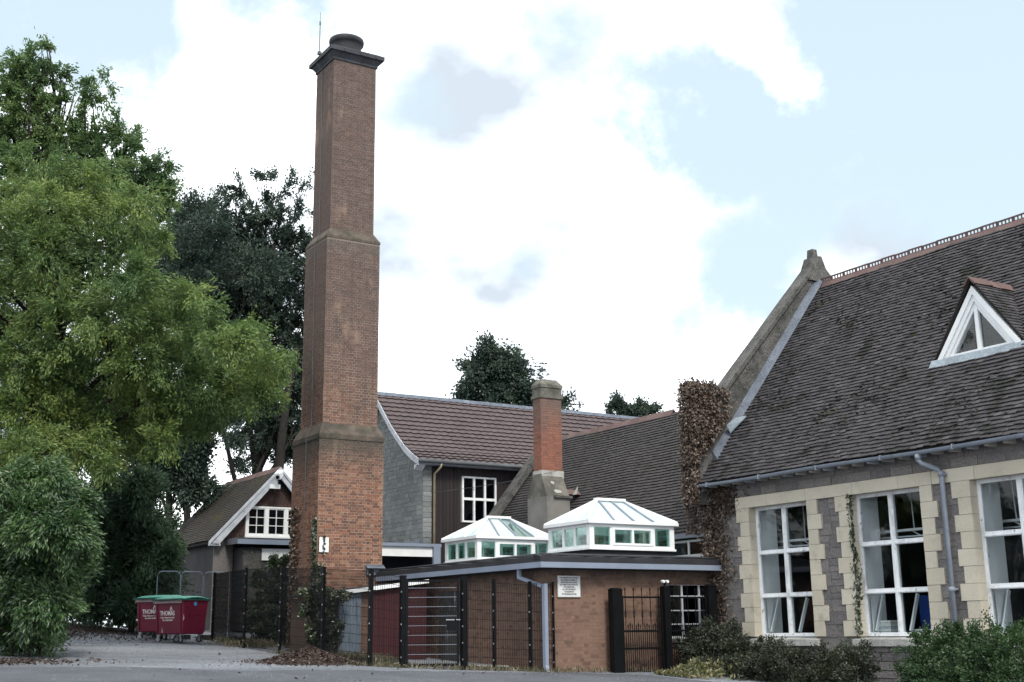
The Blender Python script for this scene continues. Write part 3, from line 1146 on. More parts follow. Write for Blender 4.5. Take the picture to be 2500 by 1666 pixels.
    deck.prism([(EV - .02, YN - .4, EZ - .12), (EV - .02, YN - .4, EZ - .02), (RV, YN - .4, RZ - .04), (2 * RV - EV, YN - .4, EZ - .02), (2 * RV - EV, YN - .4, EZ - .12), (RV, YN - .4, RZ - .22)], (0, -YN + .4 + .0, 0))
    roof = deck.build('roof', 'roof_deck', h)
    s = Vector((RV - EV, 0, RZ - EZ))
    L = s.length
    DY, DV = -7.38, 6.3

    def keep(u, sc):
        y = YN + .1 + u
        v = EV + sc / L * s.x
        # hole for the dormer
        z = EZ + sc / L * s.z
        if v > 6.25 and abs(y - DY) < 1.06 * max(0, (8.05 - z) / 1.45) - .05:
            return False
        return True
    pieces('roof_tile', 'roof_tiles', tile_field((EV - .05, YN + .1, EZ - .05), (0, 1, 0), s, -YN + .1, L + .02, .118, .172, keep, thick=.018, lift=.03, jit=.007), roof, 290)('roof_tile')
    ridge_run(roof, RV, YN, -.12, RZ + .05, crest_tile(.45, 4), .452)
    # pale lichened loose scraps of moss lying on the tiles
    P, Dd = [], []
    for _ in range(2600):
        sc = random.uniform(.03, .98)
        y = random.uniform(-10.4, -.3)
        if math.sin(y * 1.7 + sc * 9) + math.sin(y * .6 - sc * 14 + 1) + random.gauss(0, .5) < .75:
            continue
        q = Vector((EV, y, EZ)) + s * sc + Vector((-.78, 0, .63)) * .045
        P.append(tuple(q))
        Dd.append((random.gauss(0, .4), random.gauss(0, 1), random.gauss(0, .3)))
    mo = leaves('roof_moss', P, Dd, .17, .08, 'moss_tile', roof)
    mo['kind'] = 'stuff'
    # eaves: rafter feet, gutter on brackets
    for i in range(34):
        y = -.35 - i * .43
        MB().box(4.70, 4.998, y - .045, y + .045, 4.30, 4.405).build('rafter_foot', 'timber_pale' if i % 3 else 'barge_paint', h)
    MB().box(4.72, 5.0, YN, .05, 4.425, 4.445).build('soffit_board', 'roof_deck', h)
    g = MB()
    n = 10
    yy = np.linspace(YN - .2, .24, 30)
    for y in yy:
        for k in range(n):
            a = math.pi + math.pi * k / (n - 1)
            g.v.append((4.60 + .068 * math.cos(a), y, 4.395 + .075 * math.sin(a) + .012 * math.sin(y * 1.1)))
    for i in range(len(yy) - 1):
        for k in range(n - 1):
            a = i * n + k
            g.f.append((a, a + 1, a + 1 + n, a + n))
            g.m.append(0)
    for y in (YN - .2, .24):
        g.tube([(4.6, y - .01, 4.36), (4.6, y + .01, 4.36)], .06, 10)
    gu = g.build('gutter', 'gutter_grey', h, smooth=True)
    for i in range(8):
        y = -.4 - 1.86 * i
        attach(MB().box(4.522, 4.535, y - .012, y + .012, 4.32, 4.41).box(4.53, 4.72, y - .012, y + .012, 4.40, 4.412).box(4.525, 4.675, y - .035, y + .035, 4.305, 4.318).build('gutter_bracket', 'gutter_grey'), gu)
    dp = MB().tube([(4.6, -6.93, 4.36), (4.6, -6.93, 4.2), (4.63, -6.98, 4.13), (4.84, -7.2, 4.0), (4.86, -7.26, 3.92), (4.86, -7.26, -.3)], .052, 12)
    for z, rr in ((4.26, .066), (3.9, .066), (1.6, .064)):
        dp.tube([(4.6 if z > 4 else 4.86, -6.93 if z > 4 else -7.26, z - .05), (4.6 if z > 4 else 4.86, -6.93 if z > 4 else -7.26, z + .05)], rr, 12)
    dp.box(4.86, 5.0, -7.34, -7.18, 3.86, 3.9).box(4.86, 5.0, -7.34, -7.18, 1.58, 1.62)
    dp.build('downpipe', 'gutter_grey', h, smooth=True)
    # gable parapet with coping, kneeler and lead flashing
    yo = .34
    off = .74
    gp = MB()
    pv, pz = 5.15, 6.72
    gp.prism([(4.62, -.10, 3.9), (4.62, -.10, pz), (5.52, -.10, pz), (RV - .08, -.10, RZ + off - .2), (RV + .08, -.10, RZ + off - .2), (2 * RV - 5.0, -.10, EZ + .9), (2 * RV - 5.0, -.10, 3.9)], (0, yo - .04, 0))
    gp.build('gable_parapet', 'old_stone', h)
    MB().prism([(5.0, -.02, -.8), (5.0, -.02, 3.9), (13.5, -.02, 3.9), (13.5, -.02, -.8)], (0, .36, 0)).build('gable_wall', 'grey_stone', h)
    # coping stones following the slope, then the kneeler cap and apex stone
    A, B = Vector((5.5, 0, pz + .02)), Vector((RV - .06, 0, RZ + off - .17))
    dv = (B - A).normalized()
    nv = Vector((-dv.z, 0, dv.x))
    k = 9
    for i in range(k):
        p, q_ = A.lerp(B, i / k) + dv * .002, A.lerp(B, (i + 1) / k) - dv * .002
        c = MB().prism([p + Vector((0, -.17, 0)), q_ + Vector((0, -.17, 0)), q_ + nv * .1 + Vector((0, -.17, 0)), p + nv * .1 + Vector((0, -.17, 0))], (0, yo + .12 + random.uniform(-.006, .006), 0))
        c.build('coping_stone', 'old_stone', h)
    c = MB()
    for (p, q_) in ((Vector((RV + .06, 0, RZ + off - .2)), Vector((RV + .75, 0, RZ - .12))), (Vector((RV + .75, 0, RZ - .12)), Vector((2 * RV - 5.2, 0, EZ + 1.0)))):
        c.prism([p + Vector((0, -.17, 0)), q_ + Vector((0, -.17, 0)), q_ + Vector((.1, -.17, .08)), p + Vector((.1, -.17, .08))], (0, yo + .12, 0))
    c.build('far_coping', 'old_stone', h)
    ap = MB()
    ap.prism([(RV - .42, -.18, RZ + off - .62), (RV + .42, -.18, RZ + off - .62), (RV + .1, -.18, RZ + off + .12), (RV - .1, -.18, RZ + off + .12)], (0, yo + .14, 0))
    ap.frustum((RV - .1, RV + .1, -.06, .2), RZ + off + .0, (RV - .085, RV + .085, -.03, .17), RZ + off + .36)
    ap.build('apex_stone', 'old_stone', h)
    kn = MB()
    kn.box(4.55, 5.62, -.2, .42, pz, pz + .17).box(4.6, 5.4, -.18, .40, pz - .55, pz - .45).box(4.62, 5.45, -.16, .38, 4.2, 4.4)
    kn.build('kneeler', 'old_stone', h)
    fl = MB()
    P0, P1 = Vector((5.05, 0, EZ + SL * .40)), Vector((RV - .05, 0, RZ))
    nn = 8
    for i in range(nn):
        p, q_ = P0.lerp(P1, i / nn), P0.lerp(P1, (i + 1) / nn)
        dz = random.uniform(-.01, .015)
        fl.hexa([p + Vector((0, -.3, .05)), p + Vector((0, -.118, .05)), q_ + Vector((0, -.118, .05)), q_ + Vector((0, -.3, .05)),
                 p + Vector((0, -.3, .075)), p + Vector((0, -.105, .28 + dz)), q_ + Vector((0, -.105, .28 + dz)), q_ + Vector((0, -.3, .075))])
    fl.build('lead_flashing', 'lead', h)
    sl = hx(1805, 1027, 5.72)
    MB().prism([(5.5, -.32, 5.72), (5.72, -.5, 6.0), (5.95, -.46, 6.16), (5.7, -.3, 6.1), (5.45, -.26, 5.9)], (-.02, 0, .03)).build('loose_lead', 'lead_pale', h)
    # dormer: triangular glazed gablet
    dm = MB()
    y0, y1, yc = -8.45, -6.30, -7.375
    zb, zt = 6.56, 8.02
    xf = 6.25
    for (ya, yb_) in ((y0, yc), (y1, yc)):
        s_ = 1 if ya < yc else -1
        for (i0, i1, dx) in ((0, .11, 0.0), (.11, .2, .035), (.2, .27, .07)):
            # raking mouldings, each set a little further back
            def at(k, e):
                return (0, ya + s_ * k * 1.25 if e == 0 else yc, zb if e == 0 else zt - k * 1.7)
            a0, a1 = at(i0, 0), at(i0, 1)
            b0, b1 = at(i1, 0), at(i1, 1)
            dm.prism([(xf + dx, a0[1], a0[2]), (xf + dx, a1[1], a1[2]), (xf + dx, b1[1], b1[2]), (xf + dx, b0[1], b0[2])], (.12, 0, 0))
    dm.box(xf + .05, xf + .17, y0 + .1, y1 - .1, zb - .02, zb + .075)
    do = dm.build('dormer', 'white_paint', h)
    attach(MB().box(xf + .06, xf + .15, yc - .045, yc + .045, zb + .07, zt - .45).build('mullion', 'white_paint'), do)
    for (ya, yb_) in ((y0 + .32, yc - .045), (yc + .045, y1 - .32)):
        zz_ = zt - .44
        tri = [(xf + .115, ya, zb + .07), (xf + .115, yb_, zb + .07), (xf + .115, yb_, zz_)] if ya < yc - .1 and yb_ < yc else [(xf + .115, ya, zb + .07), (xf + .115, yb_, zb + .07), (xf + .115, ya, zz_)]
        attach(MB().prism(tri, (.006, 0, 0)).build('pane', 'window_glass'), do)
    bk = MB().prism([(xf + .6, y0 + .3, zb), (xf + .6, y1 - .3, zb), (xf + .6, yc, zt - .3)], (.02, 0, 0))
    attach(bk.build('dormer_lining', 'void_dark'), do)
    # dormer roof slopes and its broken ridge tiles
    xr = EV + (zt + .12 - EZ) / SL
    for sgn, ye in ((-1, y0 - .06), (1, y1 + .06)):
        e0 = Vector((xf + .04, ye, zb - .02))
        e1 = Vector((EV + (zb - EZ) / SL + .05, ye, zb - .02))
        r0, r1 = Vector((xf - .03, yc, zt + .1)), Vector((xr, yc, zt + .1))
        attach(MB().prism([e0, r0, r1, e1], (0, sgn * .02, .03)).build('dormer_slope', 'roof_deck'), do)
        sdir = r0 - e0
        Ls = sdir.length

        def kp(u, sc, e0=e0, sdir=sdir, Ls=Ls):
            q = e0 + Vector((1, 0, 0)) * u + sdir * (sc / Ls)
            return q.z > EZ + SL * (q.x - EV) - .03
        pieces('roof_tile', 'roof_tiles', tile_field(e0 + Vector((-.03, sgn * .015, .03)), (1, 0, 0), sdir, xr - xf, Ls, .1, .165, kp), do, 120)('roof_tile')
    for i in range(5):
        x = xf - .08 + i * .29
        M = MB()
        z = zt + .15
        M.prism([(x, yc - .17, z - .14), (x, yc, z + .05), (x, yc + .17, z - .14), (x, yc + .13, z - .15), (x, yc, z + .01), (x, yc - .13, z - .15)], (.3, random.uniform(-.02, .02), random.uniform(-.02, .03)))
        attach(M.build('ridge_tile', 'terracotta'), do)
    la = MB().hexa([(6.17, y0 - .16, 6.36), (6.3, y0 - .16, 6.52), (6.3, y1 + .16, 6.52), (6.17, y1 + .16, 6.36), (6.14, y0 - .16, 6.40), (6.26, y0 - .16, 6.585), (6.26, y1 + .16, 6.585), (6.14, y1 + .16, 6.40)])
    attach(la.build('lead_apron', 'lead_pale'), do)
    return h


build_hall()


def build_room_things():
    # things one sees through the hall windows
    for i, (y, nm) in enumerate(((-2.4, 'left'), (-5.7, 'middle'), (-8.9, 'right'))):
        m = MB()
        z = 2.95
        m.beam((6.1, y - 1.2, z), (6.1, y + 1.6, z), .12, .05)
        m.beam((6.2, y - 1.2, z - .14), (6.2, y + 1.6, z - .12), .05, .03)
        for k in (-.9, -.3, .3, .9):
            m.beam((6.1, y + k, z), (6.2, y + k + .12, z + 1.3), .02, .02)
            m.beam((6.2, y + k - .1, z - .14), (6.1, y + k + .1, z), .025, .025)
        lab = ('long white hanging light fitting seen through the hall window nearest the ivied corner',
               'long white hanging light fitting seen through the middle hall window with the ivy strand',
               'long white hanging light fitting seen through the hall window at the picture edge')[i]
        tag(m.build('hanging_light', 'white_paint', origin=(6.1, y, z)), lab, 'light', 'hanging lights in the hall')
    for i, (y, xx) in enumerate(((-5.25, 6.5), (-5.95, 6.6), (-8.7, 6.4), (-9.3, 6.6))):
        m = MB()
        m.box(xx, xx + .06, y - .24, y + .24, .75, 1.55).box(xx, xx + .5, y - .25, y + .25, .42, .5)
        for a in (-.22, .2):
            for b in (.02, .46):
                m.tube([(xx + b, y + a, 0.0), (xx + b, y + a, .45)], .015, 6)
            m.tube([(xx + .03, y + a, .45), (xx + .03, y + a, .8)], .015, 6)
        lab = ('blue chair standing behind the middle hall window, beside the paper stack', 'blue chair behind the middle hall window, under its second light',
               'blue chair behind the hall window at the picture edge, nearer its left jamb', 'blue chair behind the hall window at the picture edge, cut by the frame')[i]
        tag(m.build('chair', 'chair_blue', origin=(xx, y, 0)), lab, 'chair', 'blue chairs in the hall')
    pl = thing('paper_stack', 'stack of white papers and trays on the sill of the middle hall window', 'papers', (5.6, -4.95, SILL))
    z = SILL + .005
    for k in range(7):
        hh = random.uniform(.03, .06)
        j = random.uniform(-.03, .03)
        MB().box(5.42 + j, 5.72 + j, -5.12 + j, -4.78 + j, z, z + hh).build('paper_sheaf', 'paper' if k != 3 else 'barge_paint', pl)
        z += hh + .003
    pl = MB().box(5.42, 5.72, -6.3, -5.75, SILL + .005, SILL + .14)
    tag(pl.build('box_file', 'paper', origin=(5.5, -6, SILL)), 'low pale box on the sill under the right light of the middle hall window', 'box')


build_room_things()


# ------------------------------------------------------------------ middle hall with chimney stack
def build_middle():
    h = thing('tiled_hall', 'low hall with long dark tiled roof and brick chimney stack behind the glass roof lanterns', 'building', (9, 6.5, 0))
    y0, y1 = .42, 12.85
    ev, ez, rv, rz = 5.5, 3.3, 9.05, 7.55
    w = MB()
    w.box(5.6, 12.5, y0, y1, -.5, 3.2)
    w.build('wall', 'render_grey', h)
    w = MB().prism([(5.6, y1, -.3), (5.6, y1, 3.25), (rv, y1, rz + .0), (12.5, y1, 3.25), (12.5, y1, -.3)], (0, .3, 0))
    w.build('gable_wall', 'old_stone', h)
    deck = MB().prism([(ev, y0, ez - .14), (ev, y0, ez - .03), (rv, y0, rz - .05), (12.6, y0, ez - .03), (12.6, y0, ez - .14), (rv, y0, rz - .25)], (0, y1 - y0, 0))
    roof = deck.build('roof', 'roof_deck', h)
    s = Vector((rv - ev, 0, rz - ez))
    pieces('roof_tile', 'roof_tiles', tile_field((ev - .04, y0, ez - .04), (0, 1, 0), s, y1 - y0, s.length, .125, .175, thick=.018, lift=.03), roof, 290)('roof_tile_old')
    # a few slipped pale tiles
    ridge_run(roof, rv, y0 + .05, 6.2, rz + .05, crest_tile(.45, 4), .452)
    plain = MB()
    plain.prism([(-.16, 0, -.15), (0, 0, .06), (.16, 0, -.15), (.13, 0, -.16), (0, 0, .02), (-.13, 0, -.16)], (0, .44, 0))
    ridge_run(roof, rv, 6.2, y1 - .1, rz + .03, (plain.v, plain.f), .45)
    A, B = Vector((5.3, 0, 3.15)), Vector((rv, 0, rz + .22))
    dv = (B - A).normalized()
    nv = Vector((-dv.z, 0, dv.x))
    for i in range(7):
        p, q_ = A.lerp(B, i / 7) + dv * .005, A.lerp(B, (i + 1) / 7) - dv * .005
        MB().prism([p + Vector((0, y1 - .1, 0)), q_ + Vector((0, y1 - .1, 0)), q_ + nv * .2 + Vector((0, y1 - .1, 0)), p + nv * .2 + Vector((0, y1 - .1, 0))], (0, .46, 0)).build('coping_stone', 'old_stone', h)
    # eaves gutter and clerestory strip above the flat roof
    g = MB().box(5.40, 5.52, y0, 7.7, 3.2, 3.32)
    g.build('gutter', 'gutter_grey', h)
    for k, (a, b) in enumerate(((.75, 2.35),)):
        x0 = 5.52
        fr = MB()
        fr.box(x0, 5.6, a, b, 2.70, 2.78).box(x0, 5.6, a, b, 3.10, 3.17)
        for y in (a, (a + b) / 2 - .03, b - .07):
            fr.box(x0 - .004, 5.6, y, y + .07, 2.78, 3.10)
        wo = fr.build('window', 'white_plastic', h)
        for (c, d) in ((a + .07, (a + b) / 2 - .03), ((a + b) / 2 + .04, b - .07)):
            attach(MB().box(5.54, 5.545, c, d, 2.78, 3.10).build('pane', 'dark_glass'), wo)
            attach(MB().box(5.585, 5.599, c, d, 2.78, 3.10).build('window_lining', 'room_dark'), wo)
    MB().box(5.5, 5.6, y0, 7.8, 2.45, 2.70).build('upstand', 'felt_black', h)
    # chimney: stone pier with gablet shoulder, brick shaft, dark stone head
    c0 = MB()
    px0, px1, py0, py1 = 5.3, 6.15, 7.9, 9.0
    c0.box(px0, px1, py0, py1, 2.4, 4.9)
    stack = c0.build('chimney_stack', 'render_grey', h)
    sh = MB().hexa([(px0 + .0, py0 - .0, 4.9), (px1, py0, 4.9), (px1, py1, 4.9), (px0, py1, 4.9), (px0 + .02, 8.24, 5.62), (px1 - .05, 8.24, 5.62), (px1 - .05, 8.66, 5.62), (px0 + .02, 8.66, 5.62)])
    attach(sh.build('gablet_shoulder', 'weathered_cement'), stack)
    dr = MB().box(px0 + .25, px1 + .06, py0 - .07, py0 + .03, 4.86, 4.93)
    attach(dr.build('drip_course', 'old_stone'), stack)
    for (x, z, sx) in ((5.64, 5.33, .07), (5.74, 5.06, .15)):
        q0 = Vector((x, 7.9 + (z - 4.9) * .47 - .012, z))
        pts = []
        for k in range(9):
            a = 2 * math.pi * k / 9
            rr = random.uniform(.7, 1.15)
            pts.append(q0 + Vector((sx * rr * math.cos(a), .03 * rr * math.sin(a), .064 * rr * math.sin(a))))
        attach(MB().prism(pts, (0, -.008, .004)).build('lichen_patch', 'sill_stone'), stack)
    sx0, sx1, sy0, sy1 = 5.36, 6.13, 8.24, 8.69
    attach(MB().box(sx0, sx1, sy0, sy1, 5.4, 8.05).build('shaft', 'stack_mortar'), stack)
    br = brick_face('y', sy0, sx0, sx1, 5.72, 8.02, -1, course=.078) + brick_face('x', sx0, sy0, sy1, 5.72, 8.02, -1, course=.078, first=1)
    # sub-parts of the stack
    pieces('brick', 'bricks', br, stack, 290)('stack_brick')
    ft = MB().box(sx0 - .03, sx1 + .03, sy0 - .03, sy1 + .03, 5.5, 5.73)
    attach(ft.build('shaft_foot', 'sill_stone'), stack)
    hd_ = MB()
    hd_.box(sx0 - .05, sx1 + .05, sy0 - .05, sy1 + .05, 8.02, 8.12)
    hd_.box(sx0 - .015, sx1 + .015, sy0 - .015, sy1 + .015, 8.12, 8.36)
    hd_.box(sx0 - .04, sx1 + .04, sy0 - .04, sy1 + .04, 8.36, 8.46)
    hd_.frustum((sx0 - .03, sx1 + .03, sy0 - .03, sy1 + .03), 8.46, (sx0 + .1, sx1 - .1, sy0 + .1, sy1 - .1), 8.64)
    attach(hd_.build('stack_head', 'weathered_cement'), stack)
    sr = MB().prism([(6.15, 8.35, 5.05), (6.15, 8.55, 5.22), (6.15, 8.75, 5.05), (6.15, 8.55, 5.0)], (.75, 0, 0))
    attach(sr.build('saddle_tile', 'terracotta'), stack)
    wt = MB().prism([(6.55, 8.3, 5.02), (6.75, 8.3, 5.3), (6.7, 8.3, 5.05)], (0, .03, 0))
    attach(wt.build('lead_scrap', 'sill_stone'), stack)


build_middle()


# ------------------------------------------------------------------ clad hall with the stone gable
def build_clad():
    h = thing('clad_hall', 'tall hall with purple-brown tiled roof, pale stone gable and dark timber cladding', 'building', (10, 17, .5))
    X0, X1, Y0, Y1 = 4.23, 20.0, 14.0, 20.4
    eq = [(13.6, 6.62), (14.1, 6.86), (14.66, 7.19), (15.3, 7.70), (15.84, 8.16), (17.2, 9.5)]
    w = MB()
    w.prism([(X0, 14.02, .3)] + [(X0, y, z - .12) for y, z in eq[1:]] + [(X0, 2 * 17.2 - y, z - .12) for y, z in reversed(eq[1:-1])] + [(X0, Y1, .3)], (.4, 0, 0))
    w.box(X0 + .4, X1, 14.06, Y1, .3, 6.6)
    w.build('wall', 'stone_joint', h)
    st = []
    z = 3.5
    while z < 9.3:
        hgt = random.uniform(.12, .19)
        ymin = 14.02
        for (a, za), (b, zb) in zip(eq, eq[1:]):
            if za <= z + hgt + .15 <= zb:
                ymin = max(ymin, a + (b - a) * (z + hgt + .15 - za) / (zb - za))
        if z + hgt > 9.2:
            break
        y = ymin
        while y < 18.4:
            l = random.uniform(.2, .44)
            st.append(boxmat(X0 - random.uniform(.003, .012), X0 + .05, y + .006, y + l - .006, z + .006, z + hgt - .006))
            y += l
        z += hgt
    # end pier of dressed stone facing the yard
    z = .4
    while z < 6.5:
        hgt = random.uniform(.14, .2)
        st.append(boxmat(X0 + .001, X0 + .33, 13.975 - random.uniform(0, .012), 14.05, z + .005, z + hgt - .005))
        z += hgt
    pieces('wall_stone', 'wall_stones', st, h, 290)('pale_slate_stone')
    # roof deck in bands along the bell-cast curve
    d = MB()
    xa, xb = 3.86, X1 + 6
    for (ya, za), (yb, zb) in zip(eq, eq[1:]):
        d.hexa([(xa, ya, za - .1), (xb, ya, za - .1), (xb, yb, zb - .1), (xa, yb, zb - .1), (xa, ya, za - .02), (xb, ya, za - .02), (xb, yb, zb - .02), (xa, yb, zb - .02)])
        d.hexa([(xa, 34.4 - yb, zb - .1), (xb, 34.4 - yb, zb - .1), (xb, 34.4 - ya, za - .1), (xa, 34.4 - ya, za - .1), (xa, 34.4 - yb, zb - .02), (xb, 34.4 - yb, zb - .02), (xb, 34.4 - ya, za - .02), (xa, 34.4 - ya, za - .02)])
    roof = d.build('roof', 'roof_deck', h)
    # wavy interlocking tiles
    tv, tf = [], []
    nx_ = 7
    for iy, yy in enumerate((-.5, .5)):
        for ix in range(nx_):
            t = ix / (nx_ - 1)
            z = .5 * math.cos(2 * math.pi * t)
            tv += [(t - .5, yy, z), (t - .5, yy, z - .9)]
    k = nx_ * 2
    for ix in range(nx_ - 1):
        a = ix * 2
        tf += [(a, a + 2, a + 2 + k, a + k), (a + 1, a + 3, a + 2, a)]
    ms = []
    pts = [Vector((0, y, z)) for y, z in eq]
    seg = [(pts[i + 1] - pts[i]).length for i in range(len(pts) - 1)]
    tot = sum(seg)
    rows = 17
    ga = tot / rows

    def at(s):
        for i, l in enumerate(seg):
            if s <= l or i == len(seg) - 1:
                return pts[i].lerp(pts[i + 1], s / l), (pts[i + 1] - pts[i]).normalized()
            s -= l
    for r in range(rows):
        p, sd_ = at((r + .45) * ga)
        nv = Vector((0, -sd_.z, sd_.y))
        tl = .17
        s2 = (sd_ * math.cos(tl) - nv * math.sin(tl))
        n2 = Vector((0, -s2.z, s2.y))
        x = xa
        wd = .3
        while x < xb - .1:
            c = p + nv * (.03 + random.uniform(-.003, .003)) + Vector((x + wd / 2, 0, 0))
            ly = ga * 1.12
            ms.append(Matrix(((wd, 0, 0, c.x), (0, s2.y * ly, n2.y * .022, c.y), (0, s2.z * ly, n2.z * .022, c.z), (0, 0, 0, 1))))
            x += wd
    pieces('roof_tile', 'roof_tiles', ms, roof, 290, (tv, tf))('purple_tile')
    rt = MB()
    rt.prism([(0, -.16, -.1), (0, -.08, .04), (0, .08, .04), (0, .16, -.1)], (.44, 0, 0))
    me = bpy.data.meshes.new('ridge_tile')
    me.from_pydata(rt.v, [], rt.f)
    me.materials.append(MATS['lead'])
    x = xa
    inv = wm(roof).inverted()
    while x < xb - .3:
        o = bpy.data.objects.new('ridge_tile', me)
        COL.objects.link(o)
        o.parent = roof
        o.matrix_basis = inv @ Matrix.Translation((x, 17.2, 9.52 + random.uniform(-.005, .005)))
        x += .45
    # white verge board, grey eaves gutter
    v = MB()
    for (ya, za), (yb, zb) in zip(eq, eq[1:]):
        v.hexa([(3.83, ya, za - .2), (3.88, ya, za - .2), (3.88, yb, zb - .2), (3.83, yb, zb - .2), (3.83, ya, za + .03), (3.88, ya, za + .03), (3.88, yb, zb + .03), (3.83, yb, zb + .03)])
    v.build('verge_board', 'barge_paint', h)
    MB().prism([(3.9, 13.75, 6.5), (3.9, 14.02, 6.5), (3.9, 14.02, 6.3)], (.33, 0, 0)).build('verge_bracket', 'old_white_paint', h)
    g = MB().tube([(3.85, 13.55, 6.58), (X1, 13.55, 6.58)], .07, 10)
    g.build('gutter', 'iron_grey', h, smooth=True)
    MB().box(3.9, X1, 13.62, 14.0, 6.48, 6.53).build('soffit', 'barge_paint', h)
    p = MB().tube([(4.72, 13.55, 6.55), (4.72, 13.6, 6.4), (4.64, 13.9, 6.2), (4.64, 13.9, .6)], .045, 8)
    p.build('downpipe', 'pipe_buff', h, smooth=True)
    # vertical dark planks round the windows
    wins = [(5.76, 7.15, 4.58, 6.18), (8.05, 9.44, 4.58, 6.18)]
    pl, x = [], 4.56
    pw = .145
    while x < X1 - .2:
        hit = [q for q in wins if x + pw > q[0] and x < q[1]]
        spans = [(3.0, 6.5)] if not hit else [(3.0, hit[0][2]), (hit[0][3], 6.5)]
        for (a, b) in spans:
            j = random.uniform(0, .008)
            pl.append(boxmat(x + .005, x + pw - .005, 14.0 - .025 - j, 14.06, a, b))
        x += pw
    pieces('cladding_plank', 'cladding_planks', pl, h, 290)('cladding')
    MB().box(4.56, 11, 13.96, 14.05, .4, 3.0).build('base_wall', 'felt_black', h)
    for (x0, x1, z0, z1) in wins:
        yf = 13.93
        fr = MB()
        t = .06
        fr.box(x0, x0 + t, yf, 14.06, z0, z1).box(x1 - t, x1, yf, 14.06, z0, z1).box(x0 + t, x1 - t, yf - .003, 14.06, z0, z0 + t).box(x0 + t, x1 - t, yf - .003, 14.06, z1 - t, z1)
        wo = fr.build('window', 'old_white_paint', h)
        xs = [x0 + t, x0 + (x1 - x0) * .345, x0 + (x1 - x0) * .665, x1 - t]
        zm = z0 + (z1 - z0) * .51
        for q in xs[1:3]:
            attach(MB().box(q - .035, q + .035, yf - .006, 14.05, z0 + t, z1 - t).build('mullion', 'old_white_paint'), wo)
        for a, b in zip(xs, xs[1:]):
            a2 = a + (.035 if a != xs[0] else 0)
            b2 = b - (.035 if b != xs[3] else 0)
            attach(MB().box(a2, b2, yf, 14.05, zm - .045, zm + .045).build('transom', 'old_white_paint'), wo)
            for (c, d_) in ((z0 + t, zm - .045), (zm + .045, z1 - t)):
                attach(MB().box(a2, b2, 13.985, 13.99, c, d_).build('pane', 'dark_glass'), wo)
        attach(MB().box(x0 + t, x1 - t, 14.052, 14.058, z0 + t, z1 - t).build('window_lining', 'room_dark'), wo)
    # lead skirt at the foot of the gable
    MB().hexa([(4.0, 14.05, 3.5), (4.22, 14.05, 3.5), (4.22, 17.4, 3.4), (4.0, 17.4, 3.4), (4.15, 14.05, 3.95), (4.22, 14.05, 3.95), (4.22, 17.4, 3.85), (4.15, 17.4, 3.85)]).build('lead_skirt', 'lead', h)


build_clad()


def build_porch():
    h = thing('porch', 'flat-roofed porch with white fascia between the brick tower and the stone gable', 'porch', (2, 13.3, .5))
    MB().box(-.2, 4.1, 12.9, 14.3, .4, .7).build('floor_slab', 'render_grey', h)
    MB().box(.5, 4.16, 12.52, 14.9, 3.60, 3.70).build('roof', 'fascia_blue', h)
    MB().box(.5, 4.0, 12.6, 12.66, 3.28, 3.598).build('fascia', 'white_paint', h)
    MB().box(3.86, 4.12, 12.5, 12.62, .5, 3.6).build('post', 'fascia_blue', h)
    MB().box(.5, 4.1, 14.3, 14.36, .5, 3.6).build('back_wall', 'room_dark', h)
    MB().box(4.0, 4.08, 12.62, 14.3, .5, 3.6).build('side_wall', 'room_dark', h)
    # small tiled slope behind, left of the gable
    s = Vector((0, 1.6, 1.55))
    dk = MB().prism([(.9, 14.5, 3.7), (3.0, 14.5, 3.7), (1.9, 16.1, 5.25), (.9, 16.1, 5.25)], (0, .05, -.03)).build('roof_slope', 'roof_deck', h)
    ms = tile_field((.9, 14.45, 3.72), (1, 0, 0), s, 2.1, s.length, .14, .18, keep=lambda u, sc: u < 2.0 - sc * .5)
    pieces('roof_tile', 'roof_tiles', ms, h, 290)('roof_tile_old')


build_porch()


